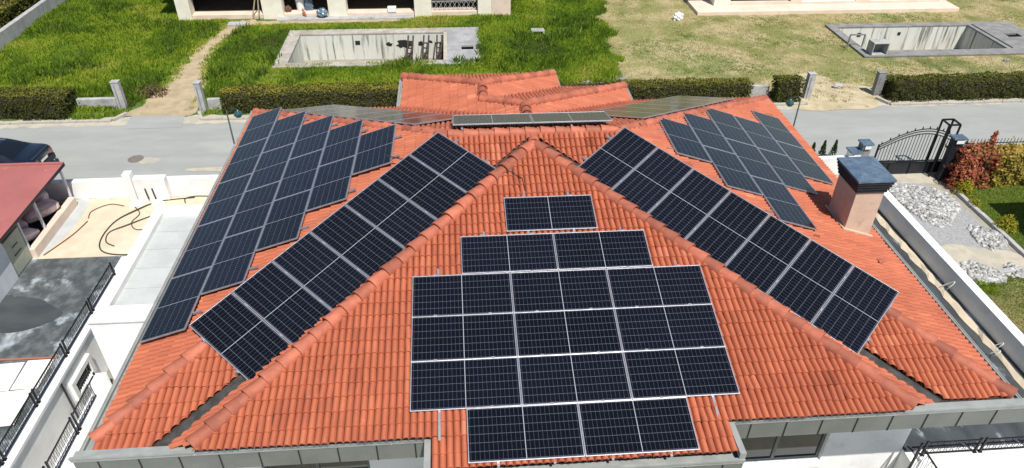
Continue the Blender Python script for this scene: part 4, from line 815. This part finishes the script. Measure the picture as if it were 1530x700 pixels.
n = 160; a = rng.uniform(0, 6.28, n); q_ = np.sqrt(rng.random(n)); blades('weeds', 20.7+2.2*q_*np.cos(a), 25.6+1.6*q_*np.sin(a), rng.uniform(.05, .14, n), .035, rng.uniform(.3, 1, n), m_drygrass, 61, per=6, spread=.07, lean=.9)
def leaves(pos, nrm, size, tint, r):
    n = len(pos); a = r.normal(0, 1, (n, 3)); nr = nrm*.9+r.normal(0, .75, (n, 3)); nr /= np.linalg.norm(nr, axis=1)[:, None]
    t1 = np.cross(nr, a); t1 /= np.linalg.norm(t1, axis=1)[:, None]; t2 = np.cross(nr, t1); s = size*r.uniform(.6, 1.25, n)[:, None]
    V = np.stack([pos-t1*s, pos+t2*s*.5, pos+t1*s, pos-t2*s*.5], 1); F = (np.arange(n)*4)[:, None]+np.array([[0, 1, 2, 3]])
    return V.reshape(-1, 3), F, tint
def hedge(x0, x1, y0, y1, z1, label, m=m_hedge, dens=420, size=.055, seed=0, top=.32, name='hedge', cat='hedge', z0=G, tbase=.30, bumpy=.13, mask=None):
    r = np.random.default_rng(seed); lx, ly, lz = x1-x0, y1-y0, z1-z0; n = int(dens*(lx*ly+2*lx*lz+2*ly*lz)); f = r.random(n)*(lx*ly+2*lx*lz+2*ly*lz)
    u, v = r.random(n), r.random(n); pos = np.zeros((n, 3)); nr = np.zeros((n, 3)); A = [lx*ly, lx*lz, lx*lz, ly*lz, ly*lz]; c = np.cumsum(A); side = np.searchsorted(c, f)
    for s, (px, py, pz, nv) in enumerate(((u, v, np.ones(n), (0, 0, 1)), (u, np.zeros(n), v, (0, -1, 0)), (u, np.ones(n), v, (0, 1, 0)), (np.zeros(n), u, v, (-1, 0, 0)), (np.ones(n), u, v, (1, 0, 0)))):
        k = side == s; pos[k] = np.stack([x0+px[k]*lx, y0+py[k]*ly, z0+pz[k]*lz], 1); nr[k] = nv
    b = bumpy*(frac_noise(pos[:, 0]+pos[:, 2], pos[:, 1]*1.3+pos[:, 2]*.7, 2.3, seed+50)+.6*frac_noise(pos[:, 0]*1.2, pos[:, 1]+pos[:, 2], 5.5, seed+51)); dep = r.exponential(.05, n)
    dep = np.where(r.random(n) < .035, -r.exponential(.10, n), dep); pos += nr*(b-dep)[:, None]
    # rounded shoulders
    sh = np.clip((pos[:, 2]-(z1-.28))/.28, 0, 1)**2*.16; pos[:, 1] += np.where(pos[:, 1] < (y0+y1)/2, sh, -sh)*.7; pos[:, 2] = np.maximum(pos[:, 2], z0+.03)
    young = np.where(side == 0, top, 0)*(.55+.6*r.random(n)+.5*frac_noise(pos[:, 0], pos[:, 1], 1.4, seed+52)); tn = np.clip(tbase*r.uniform(.3, 1.5, n)+young, 0, 1)
    V, F, T = leaves(pos, nr, size, tn, r); root = thing(name, ((x0+x1)/2, (y0+y1)/2, z0), label, cat)
    mesh_obj('foliage', V, F, m, root, T); i = .13
    MB().box(x0+i, x1-i, y0+i, y1-i, z0, z1-i).build('shade_core', m_twig_core, root, bevel=.06); return root  # solid dark box painted as the shade deep inside the hedge
hedge(-30.0, -17.5, 24.7, 26.1, -3.92, 'long brown-green clipped hedge on the far left kerb', seed=1, tbase=.2, top=.42)
hedge(-19.6, -17.6, 24.5, 25.0, -4.2, 'low dark shrub bulging out before the far left hedge', seed=2, tbase=.2, top=.1, name='shrub', cat='shrub')
hedge(-10.3, 1.5, 24.65, 25.85, -3.93, 'long yellow-topped clipped hedge across the road behind the left panels', seed=3, top=.55, tbase=.36)
hedge(9.2, 16.05, 24.6, 25.6, -4.03, 'long green clipped hedge across the road behind the right panels', seed=4, top=.26, tbase=.34)
hedge(17.25, 18.55, 24.3, 25.3, -3.78, 'short round hedge between the garden wall and a gate post', seed=5, top=.3, tbase=.30)
hedge(23.3, 38, 24.15, 25.3, -3.93, 'long dark clipped hedge on the right kerb below the pool', seed=6, top=.24, tbase=.3)
hedge(-31, -25.75, 34.5, 46, -3.6, 'wide yellow-green hedge behind the grey wall at top left', seed=7, top=.3, tbase=.42, dens=210, size=.1, bumpy=.2)
hedge(1.6, 9.1, 24.75, 25.5, -3.95, 'hedge hidden behind the rear porch roof', seed=8, top=.26, tbase=.34, dens=120)
hedge(21.75, 23.2, 15.95, 17.0, -3.35, 'tall red photinia hedge section beside the gate pillar', m_photinia, 330, .085, 9, .25, tbase=.6, bumpy=.34)
hedge(23.25, 29.0, 15.95, 17.0, -3.50, 'golden orange hedge along the lawn on the right', m_gold, 380, .08, 10, .2, tbase=.5, bumpy=.2)
def shrub(cx, cy, rx, ry, h, n, m, size, label, seed, name='shrub', z0=G, tb=(.2, .9), cone=False, cat='shrub'):
    r = np.random.default_rng(seed); d = r.normal(0, 1, (n, 3)); d /= np.linalg.norm(d, axis=1)[:, None]; d[:, 2] = np.abs(d[:, 2])*(1 if not cone else 1); rad = r.uniform(.55, 1.05, n)**.6*(1+.22*frac_noise(d[:, 0]*3, d[:, 1]*3+d[:, 2]*2, 2., seed))
    pos = np.stack([cx+d[:, 0]*rx*rad, cy+d[:, 1]*ry*rad, z0+.04+d[:, 2]*h*rad], 1)
    if cone: t = r.random(n)**.7; a = r.uniform(0, 6.28, n); q_ = (1-t*.92)*r.uniform(.4, 1.1, n); pos = np.stack([cx+rx*q_*np.cos(a), cy+ry*q_*np.sin(a), z0+.06+t*h], 1)
    V, F, T = leaves(pos, d, size, r.uniform(*tb, n), r); root = thing(name, (cx, cy, z0), label, cat); mesh_obj('foliage', V, F, m, root, T)
    mb = MB()
    for k in range(7 if not cone else 1): a = k*.9; mb.tube([(cx, cy, z0), (cx+rx*.4*math.cos(a)*(not cone), cy+ry*.4*math.sin(a)*(not cone), z0+h*.75)], [.02, .006], 5)
    mb.build('stems', m_twig_core, root); return root
shrub(22.85, 16.3, .5, .4, 2.4, 420, m_photinia, .085, 'upright crimson shoot rising out of the red hedge', 1, tb=(.55, 1.), cone=True)
shrub(21.95, 15.95, .55, .4, 1.6, 900, m_photinia, .065, 'dark red photinia bush at the foot of the gate pillar', 2, tb=(.35, .95))
shrub(21.85, 15.55, .42, .36, .62, 800, m_yellow, .045, 'bright yellow shrub in front of the red hedge', 3); shrub(21.75, 14.55, .22, .26, .34, 260, m_yellow, .04, 'smallest yellow shrub on the lawn kerb', 4)
shrub(22.0, 12.95, .42, .4, .55, 800, m_yellow, .045, 'yellow shrub halfway along the lawn kerb', 5); shrub(21.9, 11.2, .2, .3, .3, 250, m_yellow, .04, 'yellow shrub at the near end of the lawn kerb', 6)
shrub(16.72, 18.75, .18, .18, .75, 450, m_conifer, .05, 'leftmost small conifer by the white street wall', 7, cone=True, name='conifer', cat='conifer'); shrub(17.18, 18.72, .19, .19, .85, 500, m_conifer, .05, 'middle small conifer by the white street wall', 8, cone=True, name='conifer', cat='conifer'); shrub(17.68, 18.7, .19, .19, .88, 500, m_conifer, .05, 'rightmost small conifer by the white street wall', 9, cone=True, name='conifer', cat='conifer')
shrub(-14.5, 27.2, .9, .6, .45, 500, m_rust, .06, 'dead brown bramble in the tall grass by the path', 14, tb=(.2, .6)); shrub(-7.0, 34.0, .01, .01, .01, 3, m_grass, .01, 'x', 15) if False else None

# ------------------------------------------------------------------ rubble heaps (uncountable stones)
def rubble(cx, cy, rx, ry, h, n, label, seed, s=.066):
    r = np.random.default_rng(seed); b = bmesh.new(); bmesh.ops.create_icosphere(b, subdivisions=1, radius=1); bv = np.array([v.co[:] for v in b.verts]); bf = np.array([[v.index for v in f.verts] for f in b.faces]); b.free()
    V, F, T = [], [], []; off = 0
    for i in range(n):
        a = r.uniform(0, 6.28); q_ = math.sqrt(r.random())*(1+.15*math.sin(3*a+seed)); x, y = cx+rx*q_*math.cos(a), cy+ry*q_*math.sin(a); hh = h*max(0, 1-q_**2)*r.random()**.5
        sc = s*(.35+1.1*r.random()**2)*1.15*np.array([r.uniform(.7, 1.5), r.uniform(.6, 1.1), r.uniform(.5, .9)]); v = bv*sc*(1+r.normal(0, .16, (len(bv), 1))); e = Matrix.Rotation(r.uniform(0, 6.28), 3, 'Z') @ Matrix.Rotation(r.normal(0, .5), 3, 'X'); v = v@np.array(e).T
        V.append(v+np.array([x, y, G+.02+hh])); F.append(bf+off); off += len(bv); T += [r.random()]*len(bf)
    o = mesh_obj('rubble', np.concatenate(V), np.concatenate(F), m_rock, None, T); o['kind'] = 'stuff'; o['label'] = label; o['category'] = 'rubble'
rubble(19.95, 14.9, 1.15, 1.5, .13, 2600, 'large heap of white broken stones behind the chimney', 1); rubble(21.0, 12.45, .62, .75, .09, 600, 'middle heap of white stones along the lawn kerb', 2); rubble(19.35, 10.35, .75, .62, .12, 650, 'near heap of white stones beside the garden wall', 3); rubble(20.7, 10.4, .45, .4, .14, 150, 'small heap of white stones at the right edge', 4)
solo('kerb_block', MB().box(19.95, 20.75, 10.28, 10.48, G, G+.16, rz=.1), m_concrete, 'loose concrete kerb block lying between the near stone heaps', 'kerb block', bevel=.02)

# ------------------------------------------------------------------ far plots: pools, posts, low walls, litter
def pool(P, z1, rim, label, floor_z, m_rim):
    x0, x1, y0, y1 = P; root = thing('swimming_pool', ((x0+x1)/2, (y0+y1)/2, G), label, 'swimming pool'); t = .2
    mb = MB(); mb.box(x0-t, x0, y0-t, y1+t, floor_z, z1); mb.box(x1, x1+t, y0-t, y1+t, floor_z, z1); mb.box(x0, x1, y0-t, y0, floor_z, z1); mb.box(x0, x1, y1, y1+t, floor_z, z1); mb.build('basin_wall', m_poolwall, root)
    mb = MB(); mb.box(x0, x1, y0, y1, floor_z-.1, floor_z); mb.build('basin_floor', m_poolfloor, root); l, r_, f, b = rim
    mb = MB(); z0 = z1+.002
    for q_ in ((x0-l, x0+.02, y0-f, y1+b), (x0+.02, x1-.02, y0-f, y0+.02), (x0+.02, x1-.02, y1-.02, y1+b)): mb.box(q_[0], q_[1], q_[2], q_[3], z0, z0+.10)
    mb.build('coping', m_rim, root, bevel=.015); return root
pl = pool(POOL_L, G+.02, (.72, 0, .55, .75), 'derelict empty swimming pool in the green yard, grey deck on its right', -6.55, m_coping)
dm = MB()
for q_ in ((.40, 1.45, 30.2, 36.0), (2.15, 2.6, 30.2, 36.0), (1.45, 2.15, 30.2, 32.3), (1.45, 2.15, 32.9, 36.0)): dm.box(q_[0], q_[1], q_[2], q_[3], G+.022, G+.115)
dm.build('deck', m_deckgrey, pl); MB().box(.40, .60, 30.77, 35.2, G+.116, G+.124).build('overflow_channel', m_dust, pl); MB().box(1.45, 2.15, 32.3, 32.9, -5.9, -5.8).build('sump_floor', m_seam, pl)
mb = MB(); mb.box(-5.05, -4.75, 35.235, 35.248, -5.62, -5.36); mb.build('skimmer', m_seam, pl)
pr_ = pool(POOL_R, G+.02, (.5, 0, .75, .5), 'derelict empty swimming pool in the dry yard on the right', -6.5, m_dkconcrete)
dm = MB()
for q_ in ((34.08, 35.4, 30.0, 35.35), (36.3, 37.2, 30.0, 35.35), (35.4, 36.3, 30.0, 32.6), (35.4, 36.3, 33.2, 35.35)): dm.box(q_[0], q_[1], q_[2], q_[3], G+.022, G+.115)
dm.build('deck', m_dkconcrete, pr_); MB().box(34.35, 34.43, 30.8, 34.9, G+.116, G+.14).build('deck_strip', m_seam, pr_); MB().box(35.4, 36.3, 32.6, 33.2, -5.9, -5.8).build('sump_floor', m_seam, pr_)
mb = MB(); mb.box(29.55, 29.75, 34.83, 34.845, -5.5, -5.3); mb.build('skimmer', m_seam, pr_); mb = MB(); mb.box(26.85, 27.1, 34.83, 34.845, -5.55, -5.3); mb.build('skimmer', m_seam, pr_)
def smear(name, spots, par):      # tar smears on the back wall of the left pool
    for cx, cz, rx, rz_, s in spots:
        mb = MB(); r = random.Random(s); n = 18; vs = [(cx, 35.243, cz)]
        for i in range(n): a = 2*math.pi*i/n; k = r.uniform(.65, 1.15); vs.append((cx+rx*k*math.cos(a), 35.243, cz+rz_*k*math.sin(a)))
        mb.add(vs, [(0, 1+(i+1) % n, i+1) for i in range(n)]); mb.build(name, m_seam, par)
smear('tar_stain', [(-2.05, -5.62, .55, .30, 1), (-3.0, -5.62, .2, .14, 2), (-1.05, -5.6, .16, .18, 3), (-.45, -5.5, .16, .11, 4), (-.05, -5.6, .12, .1, 5), (.22, -5.6, .14, .1, 6)], pl)
for k, (x, ln) in enumerate(((-1.75, .0), (-.85, .05), (.02, -.02), (.34, .03))):      # rusty ladders of scaffold leaning across the basin
    ld = thing('rusty_frame', (x, 31.0, -6.4), 'rusty steel frame leaning in the left pool, '+ORD[k]+' of four from the left', 'steel frame', 'rusty frames leaning in the left pool'); mb = MB(); a = Vector((x-.12, 30.95, -6.45)); b = Vector((x+ln, 34.9, -4.98)); mb.bar(a, b, .085); o2 = Vector((.3, 0, 0)); mb.bar(a+o2, b+o2, .085)
    for j in range(1, 9): t_ = j/9.5; mb.bar(a.lerp(b, t_), a.lerp(b, t_)+o2, .06)
    for j in range(2, 6): t_ = j/9.5; mb.bar(a.lerp(b, t_), (a+o2).lerp(b+o2, t_+.1)+Vector((0, 0, .12)), .10)
    mb.build('lattice', m_oldsteel, ld)
# gate posts and low walls of the far plots
def gpost(x, y, z1, wx, lean, m, label, cat='gate post'):
    root = thing('gate_post', (x, y, G), label, cat, 'concrete gate posts across the road'); mb = MB(); b = [(x-wx/2, y-.15), (x+wx/2, y-.15), (x+wx/2, y+.15), (x-wx/2, y+.15)]
    mb.add([(px, py, G-.1) for px, py in b]+[(px+lean, py, z1) for px, py in b], [(3, 2, 1, 0), (4, 5, 6, 7), (0, 1, 5, 4), (1, 2, 6, 5), (2, 3, 7, 6), (3, 0, 4, 7)]); mb.build('shaft', m, root, bevel=.012)
    mb = MB(); mb.box(x+lean-wx/2-.015, x+lean+wx/2+.015, y-.17, y+.17, z1, z1+.035); mb.build('post_top', m, root, bevel=.008); mb = MB(); mb.box(x-wx/2+.10, x-wx/2+.14, y-.165, y-.151, G+.1, z1-.15); mb.build('groove', m_dkconcrete, root)
gpost(-15.38, 25.75, -3.62, .36, -.02, m_concrete, 'leaning pale gate post left of the dirt path'); gpost(-11.35, 25.15, -3.50, .30, 0, m_concrete, 'pale gate post right of the dirt path'); gpost(19.15, 24.95, -3.66, .36, 0, m_concrete, 'grey gate post left of the sandy entrance'); gpost(22.98, 25.1, -3.74, .40, -.03, m_dkconcrete, 'dark stained gate post right of the sandy entrance')
solo('low_wall', MB().box(-17.45, -15.6, 25.62, 25.85, G-.1, -4.45), m_concrete, 'pale low wall between the far left hedge and the gate post', 'wall', bevel=.02); solo('low_wall', MB().box(-11.15, -10.35, 25.3, 25.5, G-.1, -4.45), m_concrete, 'short low wall between the right gate post and the yellow-topped hedge', 'wall', bevel=.02)
solo('low_wall', MB().box(16.1, 17.2, 25.2, 25.4, G-.1, -4.4), m_concrete, 'low concrete wall between two hedges right of the roof', 'wall', bevel=.02); solo('low_wall', MB().box(23.2, 24.3, 25.35, 25.55, G-.1, -4.3), m_concrete, 'low grey wall behind the dark stained gate post', 'wall', bevel=.02)
solo('boundary_wall', MB().box(-25.3, -25.0, 29.0, 60, G-.2, -4.12), m_concrete, 'grey concrete garden wall at the top left edge', 'wall', bevel=.02)
solo('slab', MB().box(-13.05, -11.95, 37.0, 37.55, G, G+.18), m_concrete, 'loose concrete slab where the dirt path meets the building', 'slab', bevel=.02)
fz = thing('freezer_case', (25.75, 30.4, G), 'open grey metal cabinet lying on the pool edge', 'cabinet'); mb = MB(); mb.box(25.2, 26.15, 30.05, 30.75, G+.12, G+.17); mb.box(25.2, 25.25, 30.05, 30.75, G+.17, G+.80); mb.box(26.08, 26.15, 30.05, 30.75, G+.17, G+.80); mb.box(25.2, 26.15, 30.05, 30.75, G+.80, G+.86); mb.build('shell', m_concrete, fz, bevel=.015); MB().box(25.25, 26.08, 30.70, 30.745, G+.17, G+.80).build('back_panel', m_concrete, fz)
fm = thing('table_frame', (24.9, 31.6, G), 'bare dark table frame standing by the right pool', 'table frame'); mb = MB()
for x in (24.45, 25.35): mb.bar((x, 31.5, G+.1), (x, 31.5, G+.85), .07)
mb.build('leg', m_dkconcrete, fm); mb = MB(); mb.bar((24.45, 31.5, G+.85), (25.35, 31.5, G+.85), .07); mb.build('cross_bar', m_dkconcrete, fm)
def lump(x, y, z, rx, ry, rz_, m, name, label, cat, seed, group=None):
    b = bmesh.new(); bmesh.ops.create_icosphere(b, subdivisions=3, radius=1); r = random.Random(seed); ph = [r.uniform(0, 6.28) for _ in range(6)]
    for v in b.verts:
        d = v.co.copy(); k = 1+.18*math.sin(5*d.x+ph[0])*math.sin(4*d.y+ph[1])+.12*math.sin(9*d.z+6*d.x+ph[2])+.08*math.sin(13*d.y+ph[3]); v.co = Vector((x+d.x*rx*k, y+d.y*ry*k, z+max(d.z, -.6)*rz_*k+rz_*.55))
    me = bpy.data.meshes.new(name); b.to_mesh(me); b.free(); me.materials.append(m); o = bpy.data.objects.new(name, me); COL.objects.link(o); tag(o, label, cat, group)
lump(15.6, 37.0, G, .32, .24, .3, m_conduit, 'plastic_bag', 'crumpled pale plastic bag on the dry lawn', 'bag', 1); lump(-7.35, 38.2, -4.75, .34, .25, .3, m_cap_metal, 'plastic_bag', 'blue-grey bag of rubbish on the left building step', 'bag', 2)
for k, (x, y, s) in enumerate(((9.95, 27.35, .24), (8.7, 27.0, .18), (8.0, 27.1, .2), (9.25, 26.85, .14))): lump(x, y, G, s*1.3, s, s*.8, m_rock, 'stone', ['largest pale stone behind the rear roof', 'pale stone left of the largest one', 'leftmost pale stone in the grass edge', 'smallest pale stone among the four'][k], 'stone', 10+k, 'pale stones at the grass edge')
lump(21.35, 26.05, G+.05, .3, .13, .12, m_concrete, 'stone', 'flat pale stone beside the sandy entrance', 'stone', 20); lump(32.9, 29.1, G, .2, .12, .1, m_rock, 'stone', 'white stone below the right pool', 'stone', 21)
for k, (x, y, s_) in enumerate(((-1.3, 31.6, .5), (.1, 31.5, .42), (-2.6, 32.3, .35))): lump(x, y, -6.55, s_, s_*.6, s_*.6, m_oldsteel, 'scrap_heap', ['dark scrap heap between the first two rusty frames', 'dark scrap heap under the right pair of rusty frames', 'small dark scrap heap on the pool floor left of the frames'][k], 'scrap heap', 40+k)
lump(31.0, 32.6, -6.5, .25, .2, .2, m_seam, 'rubbish_bag', 'small black rubbish bag on the pool floor', 'bag', 22)
solo('pallet', MB().box(5.8, 6.6, 34.6, 34.68, G+.25, G+.3).box(5.8, 6.6, 34.8, 34.88, G+.25, G+.3).box(5.8, 6.6, 35.0, 35.08, G+.25, G+.3).box(5.8, 5.9, 34.6, 35.08, G+.12, G+.249).box(6.5, 6.6, 34.6, 35.08, G+.12, G+.249), m_concrete, 'grey wooden pallet lying in the tall grass', 'pallet')

# ------------------------------------------------------------------ the two buildings at the top edge
bl_ = thing('villa', (-6, 43, G), 'unfinished cream villa with open bays behind the green yard', 'building'); Y0 = 38.45; FZ = -4.72
for a, b in ((-16.4, -15.55), (-11.1, -9.82), (-6.95, -5.8), (-1.46, -.36), (2.65, 3.55)): MB().box(a, b, Y0-.05, Y0+.75, G-.1, -1.6).build('pillar', m_cream, bl_, bevel=.015)
MB().box(3.57, 4.8, Y0+.02, 48, G-.1, -1.6).build('side_wall', m_pink, bl_); MB().box(-16.35, 3.56, Y0+.1, 48, G-.1, FZ).build('plinth', m_pink, bl_, bevel=.02); MB().box(-10.2, -1.5, Y0-.55, Y0+.09, G-.1, FZ-.14).build('step', m_concrete, bl_, bevel=.02)
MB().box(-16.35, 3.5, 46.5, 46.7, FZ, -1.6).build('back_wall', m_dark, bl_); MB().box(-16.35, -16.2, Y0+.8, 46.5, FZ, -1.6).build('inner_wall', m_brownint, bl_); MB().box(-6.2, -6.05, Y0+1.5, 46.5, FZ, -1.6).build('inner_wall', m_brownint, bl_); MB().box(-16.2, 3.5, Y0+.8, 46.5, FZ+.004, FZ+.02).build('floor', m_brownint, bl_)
MB().box(-17.2, 5.5, Y0-.8, 48.5, -1.6, -1.3).build('ceiling_slab', m_cream, bl_); MB().box(-16.4, 4.8, Y0, 48, -1.3, 1.7).build('upper_wall', m_cream, bl_); MB().box(-17, 5.4, Y0-.6, 48.5, 1.7, 1.9).build('roof', m_concrete, bl_)
rl = MB(); rl.bar((-.36, Y0+.3, -4.62), (2.65, Y0+.3, -4.62), .04); rl.bar((-.36, Y0+.3, -4.12), (2.65, Y0+.3, -4.12), .04)
for k in range(10):
    x = -.2+k*.3; rl.tube([(x+.13*math.cos(t), Y0+.3, -4.37+.2*math.sin(t)) for t in np.linspace(0, 6.28, 9)], .014, 4); rl.bar((x, Y0+.3, -4.6), (x+.28, Y0+.3, -4.14), .018)
rl.build('railing', m_concrete, bl_)
br_ = thing('villa', (27, 43, G), 'pale pink villa with white glazed doors behind the dry yard', 'building')
MB().box(17.15, 35.3, 37.75, 40.2, G-.1, -4.78).build('terrace', m_pink, br_, bevel=.02); MB().box(18.6, 19.7, 38.95, 39.7, -4.776, -1.5).build('pillar', m_cream, br_); wall_x(19.7, 34.6, 39.05, -4.776, -1.5, [(19.7, 23.95, -4.6, -2.2), (24.75, 28.55, -4.62, -2.4), (29.6, 33.9, -4.62, -2.4)], .3, m_pink, 'wall', br_)
for a, b in ((24.75, 28.55), (29.6, 33.9)): window(a, b, -4.62, -2.4, 39.15, [a+(b-a)*k/4 for k in (1, 2, 3)], br_, m_wframe, .12)
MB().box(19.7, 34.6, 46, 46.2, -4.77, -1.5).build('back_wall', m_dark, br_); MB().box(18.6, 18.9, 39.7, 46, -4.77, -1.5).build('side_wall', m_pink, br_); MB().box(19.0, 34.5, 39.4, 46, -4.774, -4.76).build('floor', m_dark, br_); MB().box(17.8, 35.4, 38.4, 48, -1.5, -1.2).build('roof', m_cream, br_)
bk = thing('bucket', (-8.85, 39.2, FZ), 'tall white plastic drum standing in the cream villa bay', 'drum'); MB().tube([(-8.85, 39.3, FZ+.02), (-8.85, 39.3, FZ+.9)], [.24, .3], 16).build('drum_body', m_conduit, bk); MB().tube([(-8.85, 39.3, FZ+.9), (-8.85, 39.3, FZ+.94)], .31, 16).build('lid', m_concrete, bk)
solo('box', MB().box(-3.2, -2.65, Y0+.05, Y0+.4, FZ+.0, FZ+.32), m_conduit, 'white box on the step of the middle villa bay', 'box', bevel=.02)
mb = MB(); mb.bar((-11.35, Y0-.15, FZ-.1), (-11.25, Y0+.1, FZ+1.2), .06); mb.bar((-11.75, Y0-.15, FZ-.1), (-11.4, Y0+.1, FZ+1.2), .06); mb.bar((-11.75, Y0-.15, FZ-.1), (-11.35, Y0-.15, FZ-.1), .05); solo('wooden_trestle', mb, m_dirt, 'wooden trestle leaning against a cream pillar', 'trestle')
solo('cloth', MB().tube([(-8.6, Y0+.0, FZ+.35), (-8.5, Y0-.05, FZ+.1), (-8.4, Y0-.12, FZ-.1)], [.05, .09, .06], 6), m_pipe_red, 'red rag hanging over the step of the villa', 'rag')
lump(-8.3, 39.3, FZ, .3, .25, .55, m_cap_metal, 'rubbish_bag', 'grey bag beside the white drum', 'bag', 31); lump(-9.6, 39.0, FZ, .2, .2, .25, m_rust, 'rubbish_bag', 'dark bundle between the pillar and the drum', 'bag', 32)
# neighbour's house to the right, whose shadow falls on the lawn
nh = thing('neighbour_house', (29, 7, G), 'neighbouring house right of the lawn, casting its shadow on the grass', 'building'); wall_x(23.6, 36, 3.0, G, -1.0, [(26, 28, -4, -2.4)], .3, m_white, 'wall', nh); MB().box(23.6, 36, 3.3, 12.1, G, -1.0).build('wall', m_white, nh)
mb = MB(); mb.add([(23.2, 2.6, -1.0), (36.4, 2.6, -1.0), (36.4, 12.55, -1.0), (23.2, 12.55, -1.0), (27.5, 7.3, .2), (32, 7.3, .2)], [(3, 2, 1, 0), (0, 1, 5, 4), (1, 2, 5), (2, 3, 4, 5), (3, 0, 4)]); mb.build('roof', m_cap, nh); window(26, 28, -4, -2.4, 3.1, [27], nh)
